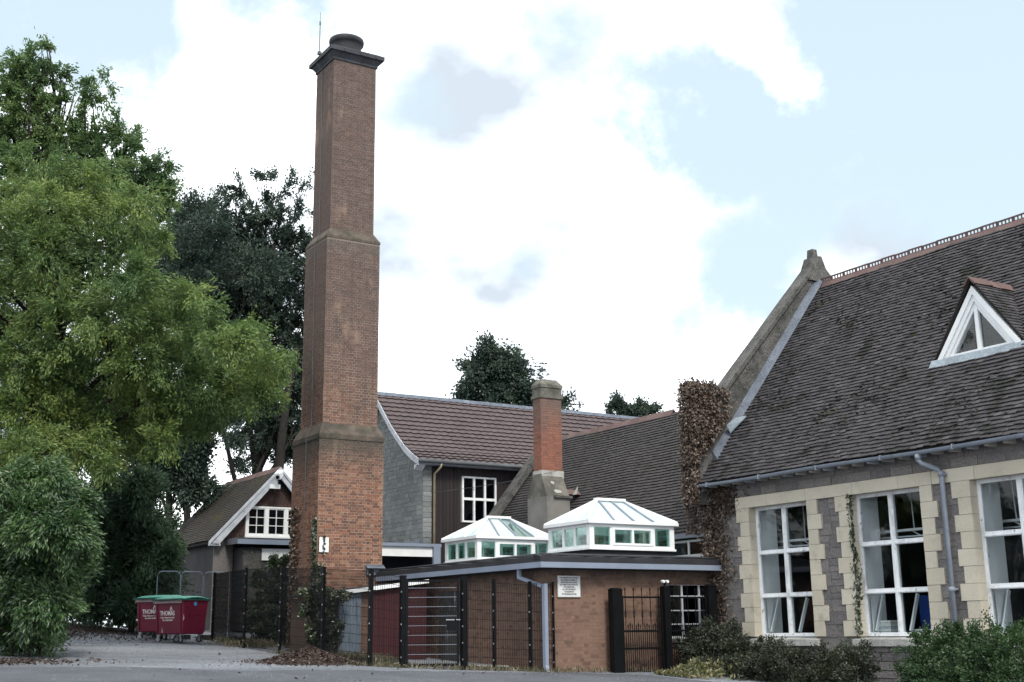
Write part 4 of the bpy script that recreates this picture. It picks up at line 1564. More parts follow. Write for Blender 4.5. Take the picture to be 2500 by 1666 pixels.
# ------------------------------------------------------------------ flat-roofed brick building with lanterns
def build_flat():
    h = thing('brick_annexe', 'low flat-roofed brick building with blue-grey fascia below the glass lanterns', 'building', (2.5, 4, 0))
    w = MB()
    wx0, wx1, wz0, wz1 = 3.44, 5.0, .66, 1.98
    w.box(0, wx0, 0, .3, -.6, 2.28).box(wx0, 5.0, 0, .3, -.6, wz0).box(wx0, 5.0, 0, .3, wz1, 2.28)
    w.box(0, .3, .3, 8.15, -.6, 2.28)
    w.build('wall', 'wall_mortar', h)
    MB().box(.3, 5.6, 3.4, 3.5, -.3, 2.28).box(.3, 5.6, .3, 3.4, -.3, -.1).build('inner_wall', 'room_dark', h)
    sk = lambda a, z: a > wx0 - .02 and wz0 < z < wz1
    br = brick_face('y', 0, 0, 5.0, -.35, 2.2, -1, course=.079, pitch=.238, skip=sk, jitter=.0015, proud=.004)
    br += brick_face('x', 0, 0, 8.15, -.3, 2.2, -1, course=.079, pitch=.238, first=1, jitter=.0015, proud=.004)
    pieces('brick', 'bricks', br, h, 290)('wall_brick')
    # roof slab, fascia boards, rolled felt edge
    MB().box(-.33, 5.5, -.33, 8.1, 2.30, 2.50).build('roof', 'felt', h)
    f = MB()
    f.box(-.37, 4.95, -.37, -.335, 2.275, 2.40)
    f.build('fascia', 'fascia_blue', h)
    f = MB()
    f.box(-.37, -.335, -.334, 8.1, 2.275, 2.40)
    f.build('fascia', 'fascia_blue', h)
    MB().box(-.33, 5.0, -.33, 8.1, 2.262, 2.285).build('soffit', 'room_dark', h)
    e = MB()
    for (p, q) in (((-.36, -.36), (4.95, -.36)), ((-.36, -.33), (-.36, 8.1))):
        n = 24
        top = []
        for i in range(n + 1):
            t = i / n
            x, y = p[0] + (q[0] - p[0]) * t, p[1] + (q[1] - p[1]) * t
            wv = .012 * math.sin(i * 1.9) + .008 * math.sin(i * 4.1)
            top.append((x, y, wv))
        for i in range(n):
            (xa, ya, wa), (xb, yb, wb) = top[i], top[i + 1]
            if p[1] == q[1]:
                e.hexa([(xa, ya, 2.402), (xb, yb, 2.402), (xb, yb + .3, 2.5), (xa, ya + .3, 2.5), (xa, ya + .03, 2.53 + wa), (xb, yb + .03, 2.53 + wb), (xb, yb + .3, 2.585 + wb), (xa, ya + .3, 2.585 + wa)])
            else:
                e.hexa([(xa, ya, 2.402), (xa + .3, ya, 2.5), (xb + .3, yb, 2.5), (xb, yb, 2.402), (xa + .03, ya, 2.53 + wa), (xa + .3, ya, 2.585 + wa), (xb + .3, yb, 2.585 + wb), (xb + .03, yb, 2.53 + wb)])
    e.build('felt_edge', 'felt_black', h)
    rl = MB().tube([(4.95, -.2, 2.575), (-.2, -.2, 2.575)], .035, 8)
    rl.build('felt_roll', 'felt', h, smooth=True)
    MB().tube([(-.2, -.2, 2.575), (-.2, 8.1, 2.575)], .035, 8).build('felt_roll', 'felt', h, smooth=True)
    # grey square downpipe at the corner
    d = MB()
    d.beam((-.3, .66, 2.29), (-.3, .66, 2.08), .085, .075, up=(1, 0, 0))
    d.beam((-.3, .68, 2.1), (-.09, .02, 1.88), .085, .075, up=(0, 0, 1))
    d.beam((-.075, -.06, 1.93), (-.075, -.06, .12), .11, .09, up=(1, 0, 0))
    d.beam((-.075, -.06, .14), (-.1, -.16, -.02), .1, .09, up=(1, 0, 0))
    d.build('downpipe', 'fascia_blue', h)
    # window behind the iron gate
    fr = MB()
    y0, y1 = .02, .1
    xs, zs = [3.467, 3.965, 4.508, 5.0], [.70, 1.01, 1.33, 1.67, 1.957]
    for z in (zs[0], zs[-1]):
        fr.box(3.44, 5.0, y0, y1, z - .03, z + .03)
    fr.box(3.44, 3.49, y0 - .003, y1, .66, 1.98)
    wo = fr.build('window', 'barge_paint', h)
    for x in xs[1:3]:
        attach(MB().box(x - .022, x + .022, y0 - .004, y1, .73, 1.927).build('mullion', 'barge_paint'), wo)
    for a, b in zip(xs, xs[1:]):
        for z in zs[1:4]:
            attach(MB().box(a + .022, b - .022, y0, y1, z - .014, z + .014).build('glazing_bar', 'barge_paint'), wo)
        for c, d_ in zip(zs, zs[1:]):
            attach(MB().box(a + .022, b - .022, .05, .055, c + .014, d_ - .014).build('pane', 'dark_glass'), wo)
    MB().box(3.4, 5.0, -.05, .02, .58, .655).build('window_sill', 'render_grey', h)
    # red painted doors in the side wall
    return h


build_flat()


def build_lantern(x0, x1, y0, y1, zb, label):
    h = thing('roof_lantern', label, 'roof lantern', ((x0 + x1) / 2, (y0 + y1) / 2, zb), group='glass roof lanterns on the flat roof')
    ze, zr = zb + .62, zb + 1.27
    MB().box(x0 + .04, x1 - .04, y0 + .04, y1 - .04, 2.45, zb - .02).build('kerb', 'felt_black', h)
    MB().box(x0 + .1, x1 - .1, y0 + .1, y1 - .1, zb - .018, zb + .06).build('bounce_plate', 'plaster', h)  # white plate added to brighten the lantern inside by bounced light
    b = MB()
    b.box(x0, x1, y0, y0 + .07, zb, zb + .1).box(x0, x1, y1 - .07, y1, zb, zb + .1).box(x0, x0 + .07, y0 + .07, y1 - .07, zb, zb + .1).box(x1 - .07, x1, y0 + .07, y1 - .07, zb, zb + .1)
    b.box(x0 - .03, x1 + .03, y0 - .03, y0, zb - .015, zb + .035).box(x0 - .03, x0, y0, y1 + .03, zb - .015, zb + .035).box(x1, x1 + .03, y0, y1 + .03, zb - .015, zb + .035)
    b.build('base_frame', 'white_plastic', h)
    for (x, y) in ((x0, y0), (x1 - .13, y0), (x0, y1 - .13), (x1 - .13, y1 - .13)):
        MB().box(x - .002, x + .132, y - .002, y + .132, zb + .1, ze).build('corner_post', 'white_plastic', h)
    top = MB()
    top.box(x0, x1, y0, y0 + .07, ze - .09, ze).box(x0, x1, y1 - .07, y1, ze - .09, ze).box(x0, x0 + .07, y0 + .07, y1 - .07, ze - .09, ze).box(x1 - .07, x1, y0 + .07, y1 - .07, ze - .09, ze)
    top.build('head_frame', 'white_plastic', h)

    def side(axis, f, s, a0, a1, layout):
        """layout: list of (from, to, kind) in fractions"""
        for (p, q, kind) in layout:
            a, b_ = a0 + (a1 - a0) * p, a0 + (a1 - a0) * q
            z0, z1 = zb + .1, ze - .09
            t = .055
            fr = MB()

            def bx(m, u0, u1, w0, w1, d0, d1):
                lo, hi = min(f + s * d0, f + s * d1), max(f + s * d0, f + s * d1)
                if axis == 'y':
                    m.box(u0, u1, lo, hi, w0, w1)
                else:
                    m.box(lo, hi, u0, u1, w0, w1)
            if kind == 'bar':
                bx(fr, a, b_, z0, z1, .003, -.075)
                fr.build('mullion', 'white_plastic', h)
                continue
            panes = [(a, b_)]
            z2, z3 = z0, z1
            if kind == 'vent':
                bx(fr, a, a + t, z0, z1, .02, -.06)
                bx(fr, b_ - t, b_, z0, z1, .02, -.06)
                bx(fr, a + t, b_ - t, z0, z0 + t, .018, -.06)
                bx(fr, a + t, b_ - t, z1 - t, z1, .018, -.06)
                m = (a + b_) / 2
                bx(fr, m - .03, m + .03, z0 + t, z1 - t, .016, -.06)
                wo = fr.build('window', 'white_plastic', h)
                panes = [(a + t, m - .03), (m + .03, b_ - t)]
                z2, z3 = z0 + t, z1 - t
                for (u0, u1) in panes:
                    g = MB()
                    bx(g, u0, u1, z2, z3, -.03, -.036)
                    attach(g.build('pane', 'green_glass'), wo)
            else:
                g = MB()
                bx(g, a, b_, z2, z3, -.03, -.036)
                g.build('pane', 'green_glass', h)
    cf = .13
    front = [(.05, .21, 'pane'), (.21, .245, 'bar'), (.245, .255, 'bar'), (.255, .63, 'vent'), (.63, .665, 'bar'), (.665, .95, 'pane')]
    W_ = x1 - x0
    front = [(cf / W_, .20, 'pane'), (.20, .235, 'bar'), (.235, .60, 'vent'), (.60, .635, 'bar'), (.635, 1 - cf / W_, 'pane')]
    front = [(cf / W_, .235, 'pane'), (.235, .265, 'bar'), (.265, .735, 'vent'), (.735, .765, 'bar'), (.765, 1 - cf / W_, 'pane')]
    side('y', y0, -1, x0, x1, front)
    side('y', y1, 1, x0, x1, front)
    L_ = y1 - y0
    lay = [(cf / L_, .34, 'pane'), (.34, .38, 'bar'), (.38, .62, 'pane'), (.62, .66, 'bar'), (.66, 1 - cf / L_, 'pane')]
    side('x', x0, -1, y0, y1, lay)
    side('x', x1, 1, y0, y1, lay)
    # eaves gutter moulding
    o = .09
    g = MB()
    g.box(x0 - o, x1 + o, y0 - o, y0 - .002, ze - .01, ze + .07).box(x0 - o, x1 + o, y1 + .002, y1 + o, ze - .01, ze + .07)
    g.box(x0 - o, x0 - .002, y0 - .001, y1 + .001, ze - .012, ze + .068).box(x1 + .002, x1 + o, y0 - .001, y1 + .001, ze - .012, ze + .068)
    g.build('eaves_gutter', 'white_plastic', h)
    # hipped glazing
    ex0, ex1, ey0, ey1 = x0 - .07, x1 + .07, y0 - .07, y1 + .07
    ym = (y0 + y1) / 2
    hw = (ey1 - ey0) / 2
    rx0, rx1 = x0 + .9, x1 - .92
    zg = ze + .05
    R0, R1 = Vector((rx0, ym, zr)), Vector((rx1, ym, zr))
    cs = [Vector((ex0, ey0, zg)), Vector((ex1, ey0, zg)), Vector((ex1, ey1, zg)), Vector((ex0, ey1, zg))]

    def panel(pts, clear=False):
        n = (pts[1] - pts[0]).cross(pts[2] - pts[0]).normalized()
        if n.z < 0:
            n = -n
        m_ = 'green_glass' if clear else 'lantern_roof'
        MB().poly(pts).build('roof_pane', m_, h)
        return n

    def bar(p, q, w=.05, hh=.045, mat='white_plastic'):
        MB().beam(p, q, w, hh).build('glazing_bar', mat, h)
    lift = Vector((0, 0, .02))
    # long sides
    for (a, b, ra, rb) in ((cs[0], cs[1], R0, R1), (cs[3], cs[2], R0, R1)):
        k = [0, .25, .5, .75, 1]
        xsx = [a.lerp(b, t) for t in (0, .28, .5, .72, 1)]
        top_ = [ra, ra.lerp(rb, .02), ra.lerp(rb, .5), ra.lerp(rb, .98), rb]
        panel([xsx[0], xsx[1], ra])
        panel([xsx[1], xsx[2], ra.lerp(rb, .5), ra])
        panel([xsx[2], xsx[3], rb, ra.lerp(rb, .5)], a is cs[0] and y0 > 4)
        panel([xsx[3], xsx[4], rb])
        for i in (1, 2, 3):
            bar(xsx[i] + lift, top_[i] + lift, .04, .05, 'gutter_grey' if a is cs[0] else 'white_plastic')
    for (a, b, r) in ((cs[0], cs[3], R0), (cs[1], cs[2], R1)):
        m1, m2 = a.lerp(b, .36), a.lerp(b, .66)
        panel([a, m1, r])
        panel([m1, m2, r])
        panel([m2, b, r])
        bar(m1 + lift, r.lerp(m1, .25) + lift)
        bar(m2 + lift, r.lerp(m2, .2) + lift)
    for c_, r in ((cs[0], R0), (cs[1], R1), (cs[2], R1), (cs[3], R0)):
        bar(c_ + lift, r + lift, .07, .06)
    bar(R0 + lift * 1.5 - Vector((.06, 0, 0)), R1 + lift * 1.5 + Vector((.06, 0, 0)), .16, .07)


def mk_sheet(name, col):
    m = mk_leaf(name, [col, col], trans=.5, gloss=.0)
    nt = m.node_tree
    g = [n for n in nt.nodes if n.type == 'BSDF_GLOSSY'][0]
    g.inputs['Roughness'].default_value = .08
    mx = [n for n in nt.nodes if n.type == 'MIX_SHADER'][-1]
    mx.inputs[0].default_value = .08
    return m


mk_sheet('lantern_roof', (.74, .84, .87))
build_lantern(1.75, 4.35, .7, 2.5, 2.80, 'white framed glass roof lantern nearest the front corner of the flat roof')
build_lantern(1.83, 4.33, 6.2, 8.05, 2.80, 'white framed glass roof lantern further back on the flat roof, near the brick tower')


# ------------------------------------------------------------------ cottage
def build_cottage():
    h = thing('cottage', 'small gabled cottage with mossy roof, white bargeboards and white lattice window beside the tower', 'house', (2.0, 24.5, 1))
    xa, xb, xr, yf, yb = -.30, 4.40, 2.05, 22.0, 28.0
    ze, zr = 4.35, 7.1
    el, er = -.58, 4.68
    zeave = 4.30
    w = MB().prism([(xa, yf, .6), (xa, yf, 4.45), (xr, yf, 6.9), (xb, yf, 4.45), (xb, yf, .6)], (0, yb - yf, 0))
    w.build('wall', 'cottage_wall', h)
    sl = Vector((xr - el, 0, zr - zeave))
    deck = MB()
    deck.prism([(el, yf - .28, zeave - .12), (el, yf - .28, zeave), (xr, yf - .28, zr), (er, yf - .28, zeave), (er, yf - .28, zeave - .12), (xr, yf - .28, zr - .16)], (0, yb - yf + .5, 0))
    roof = deck.build('roof', 'roof_deck', h)
    ms = tile_field((el - .04, yf - .28, zeave - .02), (0, 1, 0), sl, yb - yf + .5, sl.length, .125, .175)
    ms += tile_field((er + .04, yf - .28, zeave - .02), (0, 1, 0), (xr - er, 0, zr - zeave), yb - yf + .5, sl.length, .125, .175)
    pieces('roof_tile', 'roof_tiles', ms, roof, 290)('moss_tile')
    rt = MB().prism([(-.17, 0, -.17), (0, 0, .06), (.17, 0, -.17), (.14, 0, -.18), (0, 0, .02), (-.14, 0, -.18)], (0, .34, 0))
    ridge_run(roof, xr, yf - .28, yb + .1, zr + .05, (rt.v, rt.f), .345)
    # bargeboards with a flared foot
    for s, x in ((-1, el), (1, er)):
        b = MB()
        b.prism([(x - s * -.0, yf - .36, zeave - .16), (xr, yf - .36, zr - .0), (xr, yf - .36, zr - .34), (x + s * -.28, yf - .36, zeave - .18)][::1], (0, .07, 0))
        b.prism([(x + s * .1, yf - .4, zeave - .2), (x + s * .1, yf - .4, zeave - .06), (xr, yf - .4, zr + .06), (xr, yf - .4, zr - .08)], (0, .05, 0))
        b.build('bargeboard', 'barge_paint', h)
        MB().box(min(x, x - s * .36), max(x, x - s * .36), yf - .36, yf, zeave - .2, zeave - .13).build('eave_return', 'barge_paint', h)
    # hung tiles in the gable, pointed rows
    tl = []
    r_, z = 0, 4.42
    while z < 6.7:
        half = (6.88 - z) / (6.9 - 4.45) * (xr - xa) - .1
        x = xr - half + (r_ % 2) * .08
        while x < xr + half - .1:
            if not (.80 < x + .08 < 3.3 and 4.48 < z + .06 < 5.68):
                M = Matrix.Translation((x + .08, yf - .03, z + .03)) @ Matrix.Rotation(R(45) if False else 0, 4, 'Y') @ Matrix.Rotation(-.1, 4, 'X') @ Matrix.Diagonal((.152, .018, .17, 1))
                tl.append(M)
            x += .16
        z += .115
        r_ += 1
    # pointed tile template
    pv = [(-.5, -.5, .5), (.5, -.5, .5), (.5, -.5, -.1), (0, -.5, -.5), (-.5, -.5, -.1)]
    pt = MB()
    pt.prism([(p[0], -.5, p[2]) for p in pv], (0, 1, 0))
    quads = ([(-.5, -.5, .5), (.5, -.5, .5), (.5, -.5, -.05), (0, -.5, -.5), (-.5, -.5, -.05), (0, -.5, .5), (-.5, .3, .5), (.5, .3, .5)], [(0, 4, 3, 5), (5, 3, 2, 1), (0, 5, 1, 7)])
    quads = ([(-.5, -.5, .5), (-.5, -.5, -.05), (0, -.5, -.5), (0, -.5, .5), (.5, -.5, -.05), (.5, -.5, .5), (-.5, .5, .5), (-.5, .5, -.05), (0, .5, -.5), (.5, .5, -.05)],
             [(0, 1, 2, 3), (3, 2, 4, 5), (1, 7, 8, 2), (2, 8, 9, 4)])
    pieces('hung_tile', 'hung_tiles', tl, h, 290, quads)('terracotta_dark')
    # three-light lattice window
    x0, x1, z0, z1 = .86, 3.24, 4.5, 5.64
    fr = MB()
    t = .07
    y0, y1 = yf - .12, yf + .02
    fr.box(x0, x1, y0, y1, z0, z0 + t).box(x0, x1, y0, y1, z1 - t, z1)
    n = 3
    wd = (x1 - x0) / n
    for i in range(n + 1):
        x = x0 + i * wd
        fr.box(x - .05, x + .05, y0 - .003, y1, z0 + .0, z1)
    wo = fr.build('window', 'white_paint', h)
    attach(MB().box(x0 - .08, x1 + .08, yf - .2, yf, z0 - .09, z0 - .003).build('window_sill', 'white_paint'), wo)
    for i in range(n):
        a, b = x0 + i * wd + .05, x0 + (i + 1) * wd - .05
        s_ = MB()
        s_.box(a, a + .04, y0 + .02, y1, z0 + t, z1 - t).box(b - .04, b, y0 + .02, y1, z0 + t, z1 - t).box(a + .04, b - .04, y0 + .022, y1, z0 + t, z0 + t + .04).box(a + .04, b - .04, y0 + .022, y1, z1 - t - .04, z1 - t)
        attach(s_.build('casement', 'white_paint'), wo)
        gx = [a + .04, (a + b) / 2, b - .04]
        gzz = np.linspace(z0 + t + .04, z1 - t - .04, 4)
        gb = MB().box(gx[1] - .013, gx[1] + .013, y0 + .03, y1 - .03, gzz[0], gzz[3])
        for z in gzz[1:3]:
            gb.box(a + .04, gx[1] - .013, y0 + .032, y1 - .03, z - .013, z + .013).box(gx[1] + .013, b - .04, y0 + .032, y1 - .03, z - .013, z + .013)
        attach(gb.build('glazing_bar', 'white_paint'), wo)
        for p, q in zip(gx, gx[1:]):
            for c, d_ in zip(gzz, gzz[1:]):
                attach(MB().box(p + .01, q - .01, yf - .045, yf - .04, c + .01, d_ - .01).build('pane', 'dark_glass'), wo)
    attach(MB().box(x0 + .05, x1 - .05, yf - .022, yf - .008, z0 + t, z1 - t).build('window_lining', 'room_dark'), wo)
    # flat-roofed bay below the window
    MB().box(.42, 4.2, yf - 1.0, yf - .02, 1.0, 4.02).build('bay_wall', 'cottage_wall', h)
    MB().box(.1, 4.4, yf - 1.25, yf - .02, 4.2, 4.36).build('bay_roof', 'felt', h)
    MB().box(.1, 4.4, yf - 1.3, yf - 1.252, 4.12, 4.30).build('bay_fascia', 'fascia_blue', h)
    MB().box(.05, .099, yf - 1.3, yf - .02, 4.12, 4.34).build('bay_fascia', 'iron_grey', h)
    MB().box(1.15, 4.1, yf - 1.05, yf - .99, 3.55, 3.98).build('sign_board', 'white_paint', h)
    MB().box(.44, 1.12, yf - 1.04, yf - .99, 1.0, 3.9).build('door_jamb', 'old_stone', h)
    MB().box(1.3, 3.2, yf - 1.03, yf - .99, 1.0, 3.5).build('door', 'room_dark', h)
    MB().box(-.36, .38, yf - .06, yf + .02, .9, 4.3).build('corner_render', 'grey_stone', h)


mk('terracotta_dark', ((.066, .042, .039), (.05, .034, .032)), scale=2.0, bscale=30, pmix=.5, pcols=[(.04, .027, .026), (.064, .04, .036), (.085, .052, .046), (.055, .036, .034)])
build_cottage()


def build_camera_unit():
    c = Vector((1.86, 21.55, 6.72))
    t = thing('security_camera', 'white security camera with lamp on the cottage gable apex', 'camera', tuple(c))
    MB().box(c.x - .06, c.x + .06, c.y, c.y + .12, c.z - .3, c.z - .1).build('bracket', 'white_plastic', t)
    MB().beam(c + Vector((.14, -.05, .18)), c + Vector((-.12, -.42, -.02)), .2, .2).build('housing', 'white_plastic', t)
    MB().beam(c + Vector((.16, -.03, .3)), c + Vector((-.14, -.46, .1)), .24, .03).build('hood', 'white_plastic', t)
    MB().tube([c + Vector((-.12, -.42, -.02)), c + Vector((-.14, -.45, -.035))], .07, 12).build('lens', 'lock_black', t)
    MB().beam(c + Vector((-.3, -.1, -.35)), c + Vector((.1, -.1, -.35)), .14, .16).build('lamp_body', 'white_plastic', t)
    MB().beam(c + Vector((0, 0, -.35)), c + Vector((0, 0, .1)), .04, .04).build('stem', 'white_plastic', t)


build_camera_unit()


# ------------------------------------------------------------------ lean-to shed beside the annexe
def build_shed():
    h = thing('lean_to_shed', 'low lean-to shed with corrugated metal front, red boards and white-edged sloping roof beside the tower', 'shed', (-1.6, 6, .2))
    x0, x1, y0, y1 = -2.88, -.42, 5.0, 8.05
    za, zb = 1.82, 2.14
    MB().prism([(x0, y0 + .05, .1), (x0, y0 + .05, za - .04), (x1, y0 + .05, zb - .04), (x1, y0 + .05, .1)], (0, y1 - y0 - .1, 0)).build('wall', 'wall_mortar', h)
    MB().hexa([(x0 - .1, y0 - .14, za), (x1, y0 - .14, zb), (x1, y1, zb), (x0 - .1, y1, za), (x0 - .1, y0 - .14, za + .05), (x1, y0 - .14, zb + .05), (x1, y1, zb + .05), (x0 - .1, y1, za + .05)]).build('roof', 'felt', h)
    MB().hexa([(x0 - .12, y0 - .17, za - .02), (x1, y0 - .17, zb - .02), (x1, y0 - .142, zb - .02), (x0 - .12, y0 - .142, za - .02), (x0 - .12, y0 - .17, za + .075), (x1, y0 - .17, zb + .075), (x1, y0 - .142, zb + .075), (x0 - .12, y0 - .142, za + .075)]).build('roof_edge', 'old_white_paint', h)
    c = MB()
    n = 40
    xs = np.linspace(x0 + .02, -2.25, n)
    for x in xs:
        y = y0 - .03 + .016 * math.sin((x - x0) * 2 * math.pi / .076)
        c.v += [(x, y, .15), (x, y, za + (zb - za) * (x - x0) / (x1 - x0) - .03)]
    for i in range(n - 1):
        c.f.append((2 * i, 2 * i + 2, 2 * i + 3, 2 * i + 1))
        c.m.append(0)
    c.build('corrugated_sheet', 'corrugated', h)
    b, x = [], -1.93
    while x < x1 - .05:
        ztop = za + (zb - za) * (x - x0) / (x1 - x0) - .06
        b.append(boxmat(x, min(x + .146, x1), y0 - .03 - random.uniform(0, .01), y0 + .06, .2, ztop))
        x += .152
    pieces('red_board', 'red_boards', b, h)('red_board')
    br = brick_face('y', y0 + .05, -2.24, -1.94, .1, 1.85, -1)
    pieces('brick', 'bricks', br, h)('wall_brick')
    MB().beam((-1.2, y0 - .06, .92), (-.95, y0 - .06, .9), .035, .05).build('door_bolt', 'galvanised', h)
    # boarded lime-stained panel against the annexe wall
    p = thing('stained_panel', 'stained dark board leaning on the annexe side wall right of the red boards', 'panel', (-.1, 4.3, 0))
    bd, y = [], 3.55
    while y < 4.95:
        bd.append(boxmat(-.06 - random.uniform(0, .01), -.02, y, y + .225, .1, 1.9))
        y += .235
    pieces('board', 'boards', bd, p)('stained_board')


mk('stained_board', ((.055, .05, .05), (.03, .028, .03)), scale=1.6, bscale=24, stretch=(2, 2, .5), stain=((.3, .29, .28), 2.4, .56, .7, .7), stain2=((.14, .05, .05), 1.4, .6, .75, .5))
build_shed()

# ------------------------------------------------------------------ black mesh fence
FENCE = [(-2.87, 14.33), (-3.47, 9.9), (-3.43, 7.36), (-3.45, 4.58), (-3.34, 2.16), (-2.68, 1.86), (-1.55, 1.04), (-.96, .70), (-.30, .22), (.12, -.10)]
FTOP = [2.75, 2.68, 2.60, 2.45, 2.29, 2.14, 2.10, 2.03, 1.97, 1.95]


def mesh_panel(p, q, z0a, z1a, z0b, z1b, dx=.05, dz=.2, r=.0045, dbl=True):
    m = MB()
    (xa, ya), (xb, yb) = p, q
    L = math.hypot(xb - xa, yb - ya)
    d = Vector(((xb - xa) / L, (yb - ya) / L, 0))
    nrm = Vector((-d.y, d.x, 0))
    n = int(L / dx)
    for i in range(1, n):
        t = i / n
        b = Vector((xa, ya, 0)) + d * L * t
        m.beam(b + Vector((0, 0, z0a + (z0b - z0a) * t)), b + Vector((0, 0, z1a + (z1b - z1a) * t)), r * 1.7, r * 1.7, up=d)
    k = int((z1a - z0a) / dz) + 1
    for i in range(k):
        t = i / (k - 1)
        za, zb = z0a + (z1a - z0a) * t, z0b + (z1b - z0b) * t
        for s in ((-.006, .006) if dbl else (0,)):
            m.beam(Vector((xa, ya, za)) + nrm * s, Vector((xb, yb, zb)) + nrm * s, r * 2, r * 2)
    return m


def build_fence():
    h = thing('mesh_fence', 'black welded mesh fence on square posts between the car park and the annexe', 'fence', (-3.34, 2.16, .1))
    for i, ((x, y), zt) in enumerate(zip(FENCE, FTOP)):
        if i == len(FENCE) - 1:
            w = .02
        else:
            w = (.035, .035, .035, .04, .045, .06, .062, .03, .03)[i]
        zb = gzv(x, y) - .15
        p = MB().box(x - w, x + w, y - w, y + w, zb, zt)
        p.box(x - w - .004, x + w + .004, y - w - .004, y + w + .004, zt, zt + .02)
        po = p.build('fence_post', 'fence_black', h)
        for k in range(6):
            z = zb + .35 + k * .36
            if z < zt - .1:
                attach(MB().box(x - w - .012, x - w, y - w - .012, y - w + .02, z, z + .03).build('clamp_bolt', 'galvanised'), po)
    for i in range(len(FENCE) - 1):
        if i == 5:
            continue
        p, q = FENCE[i], FENCE[i + 1]
        nsub = 2 if i == 0 else 1
        for s in range(nsub):
            a = (p[0] + (q[0] - p[0]) * s / nsub, p[1] + (q[1] - p[1]) * s / nsub)
            b = (p[0] + (q[0] - p[0]) * (s + 1) / nsub, p[1] + (q[1] - p[1]) * (s + 1) / nsub)
            za, zb = FTOP[i] + (FTOP[i + 1] - FTOP[i]) * s / nsub, FTOP[i] + (FTOP[i + 1] - FTOP[i]) * (s + 1) / nsub
            if i in (6, 7):
                za, zb = za - .04, zb - .03
            mesh_panel(a, b, gzv(*a) + .06, za - .03, gzv(*b) + .06, zb - .03).build('mesh_panel', 'fence_black', h)
    # gate leaf
    g = thing('mesh_gate', 'black mesh gate leaf with cross wires between the two thick fence posts', 'gate', (-2.1, 1.45, .1))
    a, b = Vector((-2.60, 1.80, 0)), Vector((-1.66, 1.12, 0))
    z0, z1 = .17, 2.06
    fr = MB()
    fr.beam(a + Vector((0, 0, z0 - .02)), a + Vector((0, 0, z1)), .06, .05, up=(b - a)).beam(b + Vector((0, 0, z0 - .02)), b + Vector((0, 0, z1)), .06, .05, up=(b - a))
    fr.beam(a + Vector((0, 0, z0)), b + Vector((0, 0, z0)), .045, .05).beam(a + Vector((0, 0, z1 - .03)), b + Vector((0, 0, z1 - .03)), .045, .045)
    fr.build('gate_frame', 'fence_black', g)
    m = mesh_panel((a.x, a.y), (b.x, b.y), z0 + .03, z1 - .05, z0 + .03, z1 - .05, dz=.209, dbl=False)
    m.build('mesh_infill', 'fence_black', g)
    for k in range(1, 9):
        z = z0 + .03 + k * .209
        MB().beam(Vector((a.x, a.y - .012, z)), Vector((b.x, b.y - .012, z)), .008, .008).build('cross_wire', 'gutter_grey', g)
    MB().beam(b + Vector((-.22, .12, 1.05)), b + Vector((-.04, .0, 1.05)), .05, .24).build('lock_box', 'fence_black', g)
    MB().beam(b + Vector((-.25, .1, 1.16)), b + Vector((.03, -.05, 1.16)), .02, .02).build('gate_handle', 'galvanised', g)


build_fence()


# ------------------------------------------------------------------ spear-topped iron gate
def build_iron_gate():
    y = -.3
    posts = [(1.58, 1.86, 1.80), (3.1, 3.28, 1.86), (4.46, 4.72, 1.9)]
    labs = ['thick black square post left of the spear-topped iron gate', 'black square post between the two iron gate leaves', 'black square post of the iron gate beside the ivied wall']
    for (a, b, z), l in zip(posts, labs):
        p = MB().box(a, b, y - .09, y + .09, gzv(a, y) - .2, z).frustum((a - .01, b + .01, y - .1, y + .1), z, (a + .03, b - .03, y - .05, y + .05), z + .04)
        tag(p.build('gate_post', 'lock_black', origin=((a + b) / 2, y, gzv(a, y))), l, 'post', 'iron gate posts')
    lg = ['left leaf of black spear-topped iron gate, in front of plain brick', 'right leaf of black spear-topped iron gate, in front of the barred window']
    for (a, b), l in zip(((1.9, 3.08), (3.3, 4.44)), lg):
        g = thing('iron_gate', l, 'gate', ((a + b) / 2, y, -.1), group='iron gate leaves')
        zr = [-.085, .47, .86, 1.63]
        for z in zr:
            MB().box(a, b, y - .018, y + .018, z - .022, z + .022).build('rail', 'lock_black', g)
        MB().box(a, a + .035, y - .02, y + .02, -.1, 1.66).build('stile', 'lock_black', g)
        MB().box(b - .035, b, y - .02, y + .02, -.1, 1.66).build('stile', 'lock_black', g)
        n = 9
        for i in range(n):
            x = a + .1 + (b - a - .2) * i / (n - 1)
            if i % 2 == 0 or True:
                tall = i % 2 == 0
                top = 1.78 if tall else .97
                m = MB().tube([(x, y, -.085), (x, y, top)], .011, 6)
                m.tube([(x, y, top - .01), (x, y, top + .02), (x, y, top + .035), (x, y, top + .09)], [.008, .018, .02, .002], 6)
                if tall:
                    # wrought cage in the bar
                    for s in (-1, 1):
                        m.tube([(x, y, 1.15), (x + s * .025, y, 1.2), (x + s * .03, y, 1.24), (x + s * .02, y, 1.29), (x, y, 1.33)], .006, 5)
                m.build('spear_bar', 'lock_black', g)
        for i in range(n - 1):
            x = a + .1 + (b - a - .2) * (i + .5) / (n - 1)
            m = MB().tube([(x, y, -.085), (x, y, .95)], .01, 6).tube([(x, y, .94), (x, y, .965), (x, y, 1.03)], [.008, .018, .002], 6)
            m.build('dog_bar', 'lock_black', g)
    la = thing('gate_lamp', 'small twin white lamp on top of the middle iron gate post', 'lamp', (3.19, y, 1.9))
    MB().box(3.17, 3.21, y - .02, y + .02, 1.9, 1.98).build('bracket', 'lock_black', la)
    for x in (3.13, 3.25):
        MB().tube([(x, y - .05, 2.0), (x, y + .03, 2.0)], .035, 10).build('lamp_head', 'white_plastic', la)


build_iron_gate()


